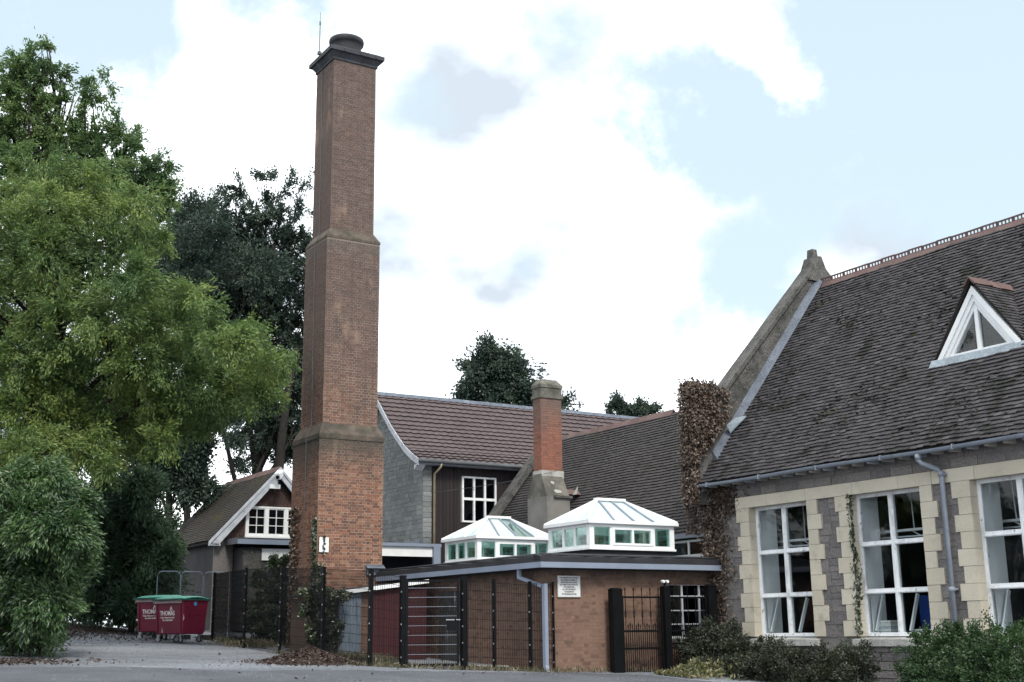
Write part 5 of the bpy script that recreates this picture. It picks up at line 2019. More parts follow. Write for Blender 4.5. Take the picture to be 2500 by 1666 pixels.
# ------------------------------------------------------------------ signs
def text_on(parent, s, size, loc, rot, mat, name='lettering', align='CENTER', sx=1.0, ext=.0012, bold=.03):
    cu = bpy.data.curves.new(name, 'FONT')
    cu.body = s
    cu.size = size
    cu.align_x = align
    cu.align_y = 'CENTER'
    cu.extrude = ext
    cu.materials.append(MATS[mat])
    cu.offset = size * bold
    tmp = bpy.data.objects.new('lettering_curve', cu)
    me = bpy.data.meshes.new_from_object(tmp)
    bpy.data.objects.remove(tmp)
    me.name = name
    o = bpy.data.objects.new(name, me)
    COL.objects.link(o)
    if parent is not None:
        o.parent = parent
        inv = wm(parent).inverted()
    else:
        inv = Matrix.Identity(4)
    o.matrix_basis = inv @ Matrix.Translation(loc) @ rot @ Matrix.Diagonal((sx, 1, 1, 1))
    return o


ROT_Y = Matrix.Rotation(R(90), 4, 'X')   # text readable from -y


def build_signs():
    t = thing('notice_board', 'grey-white notice with black capitals on the annexe brick wall left of the iron gate', 'sign', (.61, -.03, 1.87))
    MB().box(.30, .92, -.035, -.013, 1.64, 2.11).build('board', 'sign_white', t)
    f = MB().box(.295, .925, -.04, -.012, 1.632, 1.645).box(.295, .925, -.04, -.012, 2.105, 2.118).box(.293, .303, -.041, -.012, 1.645, 2.105).box(.917, .927, -.041, -.012, 1.645, 2.105)
    f.build('frame', 'sill_stone', t)
    rows = ['THIS PREMISES AND GROUNDS', 'ARE PREMISES COVERED BY', 'MONITORED IN 24 HOURS', 'NO ADMITTANCE WITHOUT', 'AUTHORISATION.', 'ALL VISITORS REPORT', 'TO RECEPTION', 'IN THE MANOR HOUSE.']
    for i, r in enumerate(rows):
        text_on(t, r, .046, (.61, -.038, 2.065 - i * .052), ROT_Y, 'print_grey', sx=.82)
    t = thing('tower_sign', 'small bright white sign on the tower face, crossed by a strand of ivy', 'sign', (-1.91, 8.15, 3.26))
    MB().box(-2.055, -1.775, 8.15, 8.165, 3.06, 3.46).build('board', 'sign_bright', t)
    MB().box(-1.93, -1.9, 8.146, 8.15, 3.08, 3.44).build('print', 'sign_bright', t)


build_signs()


# ------------------------------------------------------------------ wheeled waste containers
def build_bin(loc, rot, label, text=True):
    t = thing('waste_bin', label, 'bin', loc, rot, group='red wheeled waste bins')
    x0, x1, y0, y1 = -.62, .62, -.49, .49
    zb, zt = .235, 1.19
    ib = .07

    def B(m, name, mat, par=None, smooth=False):
        o = m.build(name, mat, None, smooth)
        p = par or t
        o.parent = p
        return o
    body = MB().frustum((x0 + ib, x1 - ib, y0 + ib, y1 - ib), zb, (x0, x1, y0, y1), zt)
    bo = B(body, 'body', 'bin_red')
    bev = bo.modifiers.new('bevel', 'BEVEL')
    bev.width = .035
    bev.segments = 3
    rim = MB().box(x0 - .02, x1 + .02, y0 - .025, y0, zt - .02, zt + .035).box(x0 - .02, x1 + .02, y1, y1 + .02, zt - .02, zt + .03).box(x0 - .02, x0, y0, y1, zt - .02, zt + .03).box(x1, x1 + .02, y0, y1, zt - .02, zt + .03)
    B(rim, 'rim', 'bin_red')
    B(MB().box(x0 + .02, x1 - .02, y0 - .055, y0 - .026, zt - .075, zt + .005), 'lifting_lip', 'bin_grey')
    # ribs pressed into the sides
    for yy in (y0, y1):
        s = -1 if yy < 0 else 1
        for xx in (-.5, .5):
            B(MB().hexa([(xx - .025, yy + s * -.045, zb + .06), (xx + .025, yy + s * -.045, zb + .06), (xx + .025, yy + s * -.03, zb + .06), (xx - .025, yy + s * -.03, zb + .06),
                         (xx - .025, yy + s * .0, zt - .1), (xx + .025, yy, zt - .1), (xx + .025, yy + s * .014, zt - .1), (xx - .025, yy + s * .014, zt - .1)]), 'rib', 'bin_red')
    # side handle bar and trunnion
    for s, xx in ((1, x1), (-1, x0)):
        B(MB().beam((xx - s * .03, -.2, .80), (xx - s * .03, .2, .80), .035, .03).beam((xx - s * .028, -.2, .74), (xx - s * .028, -.2, .81), .03, .03).beam((xx - s * .028, .2, .74), (xx - s * .028, .2, .81), .03, .03), 'side_handle', 'bin_red')
        B(MB().tube([(xx - s * .02, -.3, 1.03), (xx + s * .05, -.3, 1.03)], .026, 10), 'trunnion', 'bin_red')
    # lid: shallow dome, thin edge
    n = 12
    lid = MB()
    for j in range(n + 1):
        u = j / n
        y = y0 - .06 + (y1 - y0 + .1) * u
        z = zt + .045 + .07 * math.sin(math.pi * u) ** .7
        for (x, dz) in ((x0 - .05, -.015), (x0 + .12, .02), (0, .03), (x1 - .12, .02), (x1 + .05, -.015)):
            lid.v.append((x, y, z + dz * (1 if 0 < j < n else .3)))
    for j in range(n):
        for i in range(4):
            a = j * 5 + i
            lid.f.append((a, a + 1, a + 6, a + 5))
            lid.m.append(0)
    lo = B(lid, 'lid', 'bin_green', smooth=True)
    so = lo.modifiers.new('thick', 'SOLIDIFY')
    so.thickness = .018
    edge = MB().box(x0 - .05, x1 + .05, y0 - .075, y0 - .058, zt + .005, zt + .06).box(x0 - .055, x0 - .045, y0 - .06, y1 + .03, zt + .005, zt + .05).box(x1 + .045, x1 + .055, y0 - .06, y1 + .03, zt + .005, zt + .05)
    o = B(edge, 'lid_edge', 'bin_green_dark', lo)
    o = B(MB().tube([(-.4, y0 - .1, zt + .03), (.4, y0 - .1, zt + .03)], .014, 8), 'lid_handle', 'bin_green_dark', lo)
    B(MB().tube([(x0 + .05, y1 + .03, zt + .05), (x1 - .05, y1 + .03, zt + .05)], .02, 8), 'hinge', 'bin_green_dark')
    # castors
    for i, (x, y) in enumerate(((x0 + .14, y0 + .14), (x1 - .14, y0 + .14), (x0 + .14, y1 - .14), (x1 - .14, y1 - .14))):
        a = (.5, -.35, .9, .15)[i]
        d = Vector((math.cos(a), math.sin(a), 0))
        s = Vector((-d.y, d.x, 0))
        c = Vector((x, y, .1)) - d * .045
        w = MB().disc(c, s, .1, .045, 18)
        wo = B(w, 'wheel', 'rubber', smooth=False)
        B(MB().disc(c, s, .062, .052, 14), 'rim', 'galvanised', wo)
        br = MB()
        for k in (-1, 1):
            br.prism([c + s * k * .036 - Vector((0, 0, .01)), c + s * k * .036 + d * .09 + Vector((0, 0, .12)), c + s * k * .036 - d * .03 + Vector((0, 0, .12))], s * k * .006)
        br.box(x - .06, x + .06, y - .06, y + .06, zb - .018, zb - .002)
        B(br, 'castor_fork', 'galvanised')
    # lettering on the front
    tilt = math.atan2(ib, zt - zb)
    rot = Matrix.Rotation(R(90) - tilt * -1, 4, 'X')
    rot = Matrix.Rotation(R(90) + tilt, 4, 'X')

    def yat(z):
        return y0 + ib * (zt - z) / (zt - zb) - .003

    def tx(s_, size, x, z, sx, mat='print_white'):
        o = text_on(None, s_, size, (x, yat(z), z), rot, mat, sx=sx)
        o.parent = t
        return o
    tx('THOMAS', .175, -.06, .83, .88)
    tx('Waste Management Ltd', .062, -.06, .71, .98)
    tx('TEL: 01600 000000', .058, -.06, .635, .95)
    for r_ in (0,):
        z = 1.0
        lg = MB().prism([(.05, yat(.89), .89), (.15, yat(.89), .89), (.155, yat(.94), .94), (.13, yat(1.0), 1.0), (.105, yat(1.03), 1.03), (.08, yat(.99), .99), (.05, yat(.94), .94)], (0, -.003, 0))
        o = B(lg, 'emblem', 'print_white')
        B(MB().prism([(.085, yat(.89) - .004, .89), (.125, yat(.89) - .004, .89), (.128, yat(.94) - .004, .94), (.11, yat(.97) - .004, .97), (.088, yat(.94) - .004, .94)], (0, -.002, 0)), 'emblem', 'bin_red', o)
    if text:
        st = MB().disc((x1 - .004, -.02, 1.1), (1, 0, -.07), .055, .012, 16)
        B(st, 'sticker', 'sticker_blue')
        B(MB().prism([(-.3, yat(.28), .29), (-.27, yat(.28), .29), (-.29, yat(.46), .45)], (0, -.002, 0)), 'scratch', 'print_white')
        B(MB().prism([(x1 - .012, -.45, .62), (x1 - .012, -.41, .68), (x1 - .006, -.45, .8)], (.003, 0, 0)), 'scratch', 'print_white')
    return t


def place_bins():
    p = hd(425 * D, 1480 * D, 36.2)
    # rotation: front (local -y) turned to face left of the camera
    build_bin((p.x, p.y + .5, gzv(p.x, p.y + .5) + .0), R(-66), 'red wheeled waste bin with green lid and blue sticker, in front by the fence')
    q = hd(381 * D, 1474 * D, 37.6)
    build_bin((q.x, q.y + .5, gzv(q.x, q.y + .5) + .0), R(-58), 'red wheeled waste bin half hidden behind the other bin', text=False)


place_bins()


# ------------------------------------------------------------------ silver temporary fence panels behind the bins
def build_temp_fence():
    y = 15.2
    labs = ['silver tube temporary fence panel nearest the bushes, left of three', 'middle one of three silver tube temporary fence panels by the cottage', 'silver tube temporary fence panel nearest the black fence posts']
    for i, (a, b, l) in enumerate(((-4.4, -3.67, labs[0]), (-3.64, -2.94, labs[1]), (-2.88, -2.10, labs[2]))):
        t = thing('temporary_fence', l, 'fence panel', ((a + b) / 2, y, .8), group='temporary fence panels')
        zt, zb = 2.82, .95
        r = .015
        yy = y + .06 * i
        f = MB().tube([(a, yy, zb - .25), (a, yy, zt - .14), (a + .05, yy, zt - .03), (a + .13, yy, zt), (b - .13, yy, zt), (b - .05, yy, zt - .03), (b, yy, zt - .14), (b, yy, zb - .25)], r, 8)
        f.build('frame', 'gutter_grey', t, smooth=True)
        MB().tube([(a, yy, zb + .05), (b, yy, zb + .05)], r * .9, 8).build('lower_rail', 'gutter_grey', t)
        MB().tube([(a, yy, 1.95), (b, yy, 1.95)], r * .6, 6).build('middle_rail', 'galvanised', t)
        mesh_panel((a, yy), (b, yy), zb + .05, zt, zb + .05, zt, dx=.06, dz=.25, r=.0018, dbl=False).build('mesh_infill', 'iron_grey', t)
        MB().box((a + b) / 2 - .0 - .35, (a + b) / 2 - .35 + .3, yy - .3, yy + .3, gzv(a, yy) - .02, gzv(a, yy) + .13).build('foot_block', 'rubber', t)


build_temp_fence()


# ------------------------------------------------------------------ overhead cable
def build_cable():
    a = hy(900 + 420 / 2.768, 900 + 840 / 2.768, 13.9)
    b = hx(900 + 2160 / 2.768, 900 + 425 / 2.768, 5.0)
    pts = [a.lerp(b, i / 16) + Vector((0, 0, -.25 * math.sin(math.pi * i / 16))) for i in range(17)]
    m = MB().tube(pts, .006, 5)
    tag(m.build('overhead_cable', 'iron_grey', origin=a), 'thin overhead cable from the dark cladding across to the ivied corner', 'cable')


build_cable()


# ------------------------------------------------------------------ vegetation
def grow_tree(name, label, cat, base, trunk_r, top, blobs, n, ll, lw, leaf, limbs=22, group=None, spray=.22, dens=5.0, shell=(.5, 1.0), droop=.2, extra_trunks=(), twigs=2, split=.35, jit=.45):
    base = Vector(base)
    t = thing(name, label, cat, tuple(base), group=group)
    top = Vector(top)
    tr = MB()
    path = bent(base - Vector((0, 0, .3)), top, .08, 8)
    tr.tube(path, [trunk_r * (1.35 if i == 0 else 1 - .75 * i / 7) for i in range(8)], 10)
    for (b2, t2, r2) in extra_trunks:
        pp = bent(Vector(b2) - Vector((0, 0, .3)), Vector(t2), .08, 8)
        tr.tube(pp, [r2 * (1.3 if i == 0 else 1 - .7 * i / 7) for i in range(8)], 9)
    tr.build('trunk', 'bark', t, smooth=True)
    lm = MB()
    order = sorted(blobs, key=lambda b: -b[1])[:limbs]
    for b in order:
        c = Vector(b[0])
        hgt = min(max(((c.z - base.z) * .75 - b[1] * .2) / max(.1, (top.z - base.z)), split * .6), .97)
        k = min(int(hgt * 7), 6)
        st = path[k].lerp(path[k + 1], hgt * 7 - k)
        r0 = trunk_r * (1 - .75 * hgt) * .5
        lp = bent(st, c, .14, 7, sag=.03)
        lm.tube(lp, [max(r0 * (1 - .8 * i / 6), .016) for i in range(7)], 6)
        for _ in range(twigs):
            u = Vector(rand_unit(1)[0])
            u.z = abs(u.z) * .8
            e = c + u * b[1] * .95
            lm.tube(bent(lp[4], e, .18, 5), [.03, .025, .02, .014, .007], 5)
    lm.build('limb', 'bark', t, smooth=True)
    P, Dr = cloud(blobs, n, spray, dens, shell, droop=droop)
    c = leaves('crown', P, Dr, ll, lw, leaf, t, jit=jit)
    return t


ASH_FRONT = [(-60, 500, 80, 0, .7), (-70, 640, 90, 0, .7), (-80, 790, 90, 0, .7), (-150, 590, 90, 0, .7), (-160, 750, 90, 0, .7), (-70, 940, 85, 0, .7), (-160, 890, 80, 0, .7), (-240, 700, 80, 0, .7), (-90, 400, 70, 0, .7), (60, 420, 55, 2, .8), (130, 400, 50, 2, .7), (210, 410, 48, 2, .8), (280, 400, 34, 2, .7), (40, 350, 40, 2.5, .5), (300, 650, 60), (240, 560, 70), (330, 545, 48, 1), (180, 650, 90), (90, 600, 90, 1), (60, 700, 90), (150, 760, 100), (260, 730, 85), (350, 710, 60), (430, 690, 46), (395, 755, 70),
             (470, 735, 50), (530, 780, 52), (575, 775, 40), (500, 820, 65), (570, 850, 62), (625, 840, 40), (655, 835, 22), (600, 905, 45), (632, 915, 30), (540, 915, 55), (470, 900, 70), (400, 850, 85), (320, 830, 85),
             (230, 850, 95), (120, 870, 100, -1), (40, 840, 80, -1), (60, 950, 95, -1), (160, 960, 95, -1), (250, 950, 80), (340, 930, 70), (420, 960, 55), (480, 960, 35), (380, 1010, 42), (300, 1010, 55), (210, 1030, 62, -1),
             (110, 1040, 75, -1.5), (30, 1050, 65, -1.5), (255, 1075, 32, -1), (330, 460, 40, 1.5), (285, 500, 55, 1.2), (225, 480, 60, 1.5), (375, 560, 30, .5), (20, 520, 70, 1), (120, 500, 80, 1)]
ASH_BACK = [(-50, 150, 45, 0, .8), (-60, 270, 65, 0, .8), (-130, 220, 55, 0, .8), (-70, 400, 75, 0, .8), (-160, 330, 65, 0, .8), (75, 130, 32), (105, 105, 20, 0, .7), (45, 165, 42), (20, 210, 45), (95, 180, 38), (140, 170, 26, 0, .7), (60, 240, 55), (130, 240, 36, 0, .7), (155, 215, 22, 0, .5), (30, 310, 60), (110, 300, 45, 0, .8), (165, 295, 40), (70, 370, 70),
            (150, 370, 55), (205, 185, 18, 0, .6), (240, 170, 14, 0, .6), (255, 205, 16, 0, .5), (195, 225, 24, 0, .9), (225, 235, 20, 0, .8), (215, 205, 20, 0, .4), (262, 260, 16, 0, .6), (210, 315, 38), (265, 300, 34), (290, 330, 38), (240, 375, 60), (310, 385, 48),
            (350, 375, 26, 0, .8), (385, 385, 22, 0, .7), (330, 430, 45), (378, 430, 32), (395, 465, 22, 0, .8), (270, 450, 60), (180, 450, 70), (60, 460, 80), (360, 490, 35)]
DARK_A = [(545, 1010, 26, 0, .9), (550, 1065, 22, 0, .9), (535, 960, 30), (430, 500, 55), (480, 540, 70), (410, 570, 55), (450, 620, 80), (520, 590, 75), (370, 640, 50), (400, 690, 60), (500, 680, 85), (350, 580, 40), (560, 700, 80), (600, 620, 60), (380, 470, 30, 0, .8), (540, 790, 70), (470, 780, 70), (330, 620, 35), (480, 480, 40, 0, .8)]
DARK_B = [(545, 1015, 22, 0, .9), (620, 990, 40), (655, 1035, 36), (590, 960, 40), (640, 940, 44), (560, 900, 44), (610, 880, 48), (530, 940, 26, 0, .8), (700, 1050, 26), (560, 440, 34, 0, .55), (610, 420, 36, 0, .4), (660, 430, 36, 0, .35), (520, 430, 26, 0, .35), (700, 420, 26, 0, .35), (545, 500, 50, 0, .8), (600, 490, 52, 0, .8), (650, 500, 46, 0, .65), (690, 490, 36, 0, .55), (620, 560, 66), (680, 570, 46, 0, .8), (560, 570, 55),
          (640, 640, 66), (700, 640, 46), (580, 660, 60), (690, 720, 56), (640, 720, 60), (600, 760, 50), (700, 800, 50), (660, 800, 50), (690, 880, 46), (660, 900, 40), (700, 960, 40), (650, 980, 46), (610, 960, 36, 0, .7), (560, 1000, 30, 0, .6), (690, 1020, 36), (720, 720, 40), (722, 880, 36), (720, 560, 34, 0, .7), (620, 1030, 34, 0, .9), (560, 1060, 26, 0, .8), (650, 1040, 34), (500, 930, 40, 0, .8)]


def deepen(blobs, jitter, back):
    """spread a crown's blobs in depth and double them up further back, so that the crown is as thick as it is wide"""
    out = []
    for (c, r, d) in blobs:
        v = Vector(c) - CAM
        L = v.length
        v /= L
        a, b = random.uniform(-jitter, jitter), random.uniform(.4, 1.0) * back
        out.append((tuple(CAM + v * (L + a)), r * (L + a) / L, d))
        if d > .75:
            out.append((tuple(CAM + v * (L + b + jitter * .5)), r * .95, d * .7))
    return out


def build_trees():
    base = hd(60 * D, 1450 * D, 33)
    base = (base.x, base.y, gzv(base.x, base.y))
    top = hd(140 * D, 640 * D, 33.5)
    grow_tree('ash_tree', 'large bright green ash tree whose branches hang over the bins', 'tree', base, .34, top, deepen(pix_blobs(ASH_FRONT, 33), 2.4, 3.0), 290000, .125, .044, 'leaf_ash', limbs=40, spray=.21, dens=4, shell=(.6, 1.0), droop=.5)
    b2 = hd(110 * D, 1440 * D, 40)
    b2 = (b2.x, b2.y, gzv(b2.x, b2.y))
    grow_tree('ash_tree', 'taller darker green tree with open top standing behind the bright ash', 'tree', b2, .32, hd(90 * D, 230 * D, 40), pix_blobs(ASH_BACK, 40), 82000, .135, .055, 'leaf_ash_back', limbs=34, spray=.17, dens=5, shell=(.3, 1.0), droop=.3, twigs=3)
    b3 = hd(480 * D, 1440 * D, 60)
    b3 = Vector((b3.x, b3.y, gzv(b3.x, b3.y)))
    def low(x, y, d):
        q = hd(x * D, 1460 * D, d)
        return (q.x, q.y, gzv(q.x, q.y))
    grow_tree('dark_tree', 'dark dense evergreen with leaning trunks behind the cottage roof', 'tree', low(520, 0, 60), .3, hd(440 * D, 640 * D, 60), deepen(pix_blobs(DARK_A, 60), 3, 4), 85000, .16, .09, 'leaf_dark', limbs=16, spray=.32, dens=1.8, shell=(.3, 1.0), droop=.15,
              extra_trunks=[(low(470, 0, 61), hd(430 * D, 860 * D, 61), .26), (low(545, 0, 60.5), hd(490 * D, 900 * D, 60.5), .24)])
    grow_tree('dark_tree', 'dark thin-topped tree directly left of the tall chimney tower', 'tree', low(600, 0, 62), .4, hd(630 * D, 560 * D, 62), pix_blobs(DARK_B, 62), 80000, .16, .085, 'leaf_dark', limbs=24, spray=.25, dens=2.0, shell=(.3, 1.0), droop=.1, twigs=4,
              extra_trunks=[(low(660, 0, 61), hd(680 * D, 800 * D, 61), .4), (low(575, 0, 63), hd(560 * D, 880 * D, 63), .3)])
    # low dark growth behind, leaving the bright gaps of sky
    UND = [(430, 1060, 40), (445, 1115, 26), (475, 1125, 18), (410, 1100, 40), (440, 990, 36), (380, 1050, 44), (455, 950, 34), (390, 1000, 44), (350, 1060, 50), (420, 1050, 34), (330, 980, 50), (425, 1120, 32), (455, 1030, 22, 0, .7), (540, 960, 36, 0, .8), (440, 960, 40, 0, .8)]
    grow_tree('dark_tree', 'small dark tree between the ash branches and the cottage roof', 'tree', low(400, 0, 52), .28, hd(390 * D, 1000 * D, 52), pix_blobs(UND, 52), 60000, .18, .1, 'leaf_dark', limbs=5, twigs=1, spray=.36, dens=2.2, shell=(.2, 1.0))
    BAM = [(320, 1130, 50), (265, 1140, 60), (300, 1210, 70), (355, 1240, 48), (368, 1300, 42), (300, 1310, 65), (230, 1290, 60), (245, 1370, 50), (340, 1370, 50), (385, 1270, 20), (380, 1350, 26), (190, 1200, 60, -1), (290, 1400, 30), (350, 1400, 24), (200, 1390, 30), (388, 1215, 14)]
    b = low(300, 0, 41)
    grow_tree('evergreen_shrub', 'tall dark feathery evergreen shrub behind the red bins', 'shrub', b, .12, hd(300 * D, 1200 * D, 41), deepen(pix_blobs(BAM, 41), 1.2, 1.5), 90000, .2, .055, 'leaf_bamboo', limbs=14, spray=.26, dens=4, shell=(.4, 1.0), droop=.5)
    LAU = [(-50, 1150, 60), (-60, 1270, 70), (-60, 1390, 60), (-130, 1200, 55), (-130, 1320, 60), (40, 1120, 58), (105, 1110, 56), (160, 1150, 50), (60, 1200, 78), (145, 1225, 66), (188, 1245, 34), (100, 1300, 78), (160, 1320, 50), (40, 1330, 70), (90, 1395, 56), (140, 1400, 40), (35, 1430, 40), (95, 1450, 30), (60, 1480, 26, 0, .6), (115, 1480, 18, 0, .5), (25, 1495, 22, 0, .5)]
    bl = hd(60 * D, 1515 * D, 28)
    grow_tree('laurel_bush', 'big glossy laurel bush at the left edge of the car park', 'bush', (bl.x, bl.y, bl.z), .09, hd(80 * D, 1250 * D, 28), deepen(pix_blobs(LAU, 28), .9, 1.2), 105000, .135, .05, 'leaf_laurel', limbs=16, spray=.2, dens=6, shell=(.45, 1.0), droop=.75, jit=.4,
              extra_trunks=[(bl + Vector((.3, .3, 0)), hd(130 * D, 1300 * D, 28), .06), (bl + Vector((-.3, .2, 0)), hd(30 * D, 1300 * D, 28), .06)])
    FAR = [(1130, 815, 28), (1100, 850, 36), (1150, 850, 42), (1190, 870, 36), (1120, 890, 46), (1175, 905, 40), (1215, 905, 26), (1075, 890, 22, 0, .8), (1060, 910, 16, 0, .8), (1235, 925, 20), (1300, 930, 16, 0, .8), (1120, 800, 14, 0, .7), (1170, 830, 20), (1270, 935, 26)]
    grow_tree('far_tree', 'dark round tree rising behind the purple-brown tiled roof', 'tree', low(1150, 0, 82), .5, hd(1150 * D, 860 * D, 82), pix_blobs(FAR, 82), 24000, .24, .15, 'leaf_dark', limbs=12, spray=.5, dens=1.1, shell=(.3, 1.0))
    FAR2 = [(1425, 938, 18), (1450, 945, 20), (1480, 938, 14, 0, .7), (1420, 918, 9, 0, .5), (1470, 925, 10, 0, .5), (1400, 940, 9, 0, .6), (1500, 945, 12, 0, .7)]
    grow_tree('far_tree', 'small tree tip showing above the roofs left of the stone gable', 'tree', low(1450, 0, 90), .4, hd(1450 * D, 935 * D, 90), pix_blobs(FAR2, 90), 6000, .24, .13, 'leaf_dark', limbs=7, spray=.35, dens=2, shell=(.2, 1.0))


build_trees()


def build_woodland():
    # far undergrowth and tree mass along the edge of the grounds, and unseen trees added left of the car park for the window reflections
    bl = []
    for i in range(70):
        t = i / 69
        x = -62 + 66 * t + random.uniform(-1, 1)
        y = 46 + 14 * math.sin(t * 5) + random.uniform(-2, 6) + (1 - t) * 6
        h = random.uniform(2.6, 4.6)
        bl.append(((x, y, 1.1 + h * .45), h * .55))
        bl.append(((x + random.uniform(-1, 1), y + 1.5, 1.1 + h), h * .42))
    for i in range(46):
        a = random.random()
        x = -15.5 - 12 * random.random()
        y = 2 + 34 * a
        h = random.uniform(2.5, 5.5)
        bl.append(((x, y, .6 + h * .4), h * .36))
        bl.append(((x + random.uniform(-1, 1), y + random.uniform(-1, 1), .6 + h * .85), h * .28))
    P, Dr = cloud(bl, 150000, .4, 1.4, (.4, 1.0), droop=.2)
    leaves('woodland', P, Dr, .24, .14, 'leaf_dark', jit=.6)['kind'] = 'stuff'


build_woodland()


def climber(name, label, P, Dr, ll, lw, leaf, stems=(), cat='ivy', n=None):
    c = Vector(np.mean(P, axis=0))
    t = thing(name, label, cat, (c.x, c.y, min(p[2] for p in P)))
    leaves('foliage', P, Dr, ll, lw, leaf, t, jit=.5)
    for s in stems:
        MB().tube(s, .012, 5).build('stem', 'twig', t)
    return t


def build_ivy():
    # brown dead ivy wrapped round the kneeler and corner of the hall
    P, Dr = [], []

    def add(n, f, d):
        for _ in range(n):
            P.append(f())
            Dr.append(d)
    U = random.uniform
    # kneeler and parapet foot: front (-x), near face (-y), top, far side (+y)
    def cl(): return abs(random.gauss(0, .07))
    add(2600, lambda: (4.57 - cl() * 1.3, U(-.22, .44), U(4.9, 6.92)), (-.6, 0, -.6))

    def kn():
        while True:
            x, z = U(4.55, 5.6), U(4.9, 6.9)
            e = (x - 4.55) / 1.0
            if z < 5.0 + e * 1.15:
                continue
            if random.random() < 1.15 - e * (1.0 if z > 6.3 else .55) + .25 * math.sin(x * 9 + z * 5):
                return (x, -.17 - cl() * 1.2, z)
    add(2500, kn, (-.2, -.6, -.6))
    add(800, lambda: (4.5 + .8 * U(0, 1) ** 1.6, U(-.2, .44), 6.89 + cl() * 1.3), (-.3, -.2, .6))
    add(900, lambda: (U(4.5, 5.6), .46 + cl(), U(4.2, 6.9)), (0, .6, -.5))
    add(1300, lambda: (4.58 - cl(), U(-.12, .46), U(3.9, 5.0)), (-.6, 0, -.6))
    add(700, lambda: (U(4.58, 5.0), .46 + cl(), U(3.2, 5.0)), (-.3, .5, -.6))
    # wall corner below the eaves down to the ground
    def wallpt():
        z = U(.2, 4.5)
        y = .12 - abs(random.gauss(0, .36 if z > 2 else .26))
        return (4.97 - cl() * (1.2 if y > -.2 else .5), y, z)
    add(5200, wallpt, (-.6, .1, -.7))
    add(1900, lambda: (4.97 - cl() * 1.6, U(-.12, .26), U(.1, 4.9)), (-.5, .4, -.7))
    add(1200, lambda: (U(4.9, 5.5), .12 + cl() * 1.3, U(.1, 4.6)), (0, .6, -.6))
    add(420, lambda: (4.97 - cl() * .4, -.4 - abs(random.gauss(0, .35)), U(3.6, 4.35)), (-.5, -.2, -.6))
    st = [bent((4.96, U(-.4, .1), -.2), (4.96, U(-.5, .1), U(3.5, 4.6)), .04, 8) for _ in range(9)]
    climber('dead_ivy', 'thick brown dead ivy covering the near corner and kneeler of the stone hall', P, Dr, .085, .06, 'leaf_dead', st)
    # green strand down the jamb of the middle window
    P, Dr = [], []
    for _ in range(620):
        z = U(.3, 3.75)
        w = .02 + .03 * (1 + math.sin(z * 4.1)) * (1 if z < 2.7 else .3) + .08 * max(0, .9 - z)
        P.append((4.97 - random.gauss(0, .03), -4.66 + random.gauss(0, w) + .02 * math.sin(z * 2.3), z))
        Dr.append((-.5, 0, -.7))
    climber('ivy_strand', 'thin strand of ivy climbing the jamb of the middle hall window', P, Dr, .085, .065, 'leaf_ivy', [bent((4.96, -4.6, -.1), (4.98, -4.66, 3.7), .01, 10)])
    # ivy at the foot of the tower
    P, Dr = [], []
    for _ in range(1700):
        z = .3 + 4.1 * U(0, 1) ** 1.15
        y = 9.95 - abs(random.gauss(0, .22 + .25 * max(0, (2.5 - z)) / 2.5))
        P.append((-2.11 - abs(random.gauss(0, .05)), y, z))
        Dr.append((-.6, 0, -.6))
    for _ in range(1200):
        P.append((-2.13 - abs(random.gauss(0, .05)), U(8.3, 10), .3 + abs(random.gauss(0, .75))))
        Dr.append((-.6, 0, -.6))
    climber('dead_ivy', 'brown ivy climbing the shaded left face of the chimney tower', P, Dr, .1, .075, 'leaf_dead', [bent((-2.12, 9.7, .2), (-2.12, 9.9, 4.2), .03, 8)])
    P, Dr = [], []
    for _ in range(1500):
        z = .4 + 3.6 * U(0, 1) ** .9
        s = random.gauss(0, .09 + .14 * max(0, 3 - z) / 3)
        if s < 0:
            P.append((-2.12 - abs(random.gauss(0, .04)), 8.2 - s * 1.3, z))
        elif z < 2.75:
            P.append((-2.1 + s * .8, 8.18 - abs(random.gauss(0, .04)), z))
        else:
            continue
        Dr.append((-.4, -.4, -.6))
    for _ in range(30):
        z = U(3.0, 3.5)
        P.append((-1.915 + random.gauss(0, .02), 8.13, z))
        Dr.append((0, -.3, -.8))
    climber('green_ivy', 'green ivy up the front edge of the chimney tower beside the white sign', P, Dr, .095, .07, 'leaf_ivy', [bent((-2.1, 8.18, .2), (-2.05, 8.17, 3.5), .03, 8)])


build_ivy()


def bush(name, label, blobs, n, ll, lw, leaf, cat='bush', spray=.1, dens=9.0, shell=(.4, 1.0), droop=.0, stems=10):
    base = min(b[0][2] - b[1] for b in blobs)
    cx = float(np.mean([b[0][0] for b in blobs]))
    cy = float(np.mean([b[0][1] for b in blobs]))
    t = thing(name, label, cat, (cx, cy, gzv(cx, cy)))
    P, Dr = cloud(blobs, n, spray, dens, shell, droop=droop)
    g = gz(P[:, 0], P[:, 1]) + .02
    ok = P[:, 2] > g
    leaves('foliage', P[ok], Dr[ok], ll, lw, leaf, t, jit=.6)
    m = MB()
    for i in range(stems):
        b = blobs[i % len(blobs)]
        c = Vector(b[0])
        s = Vector((c.x + random.gauss(0, .15), c.y + random.gauss(0, .15), gzv(c.x, c.y) - .05))
        e = c + Vector(rand_unit(1)[0]) * b[1] * .95
        m.tube(bent(s, e, .15, 6), [.016, .014, .012, .01, .008, .005], 5)
    m.build('stem', 'twig', t)['kind'] = 'stuff'
    return t


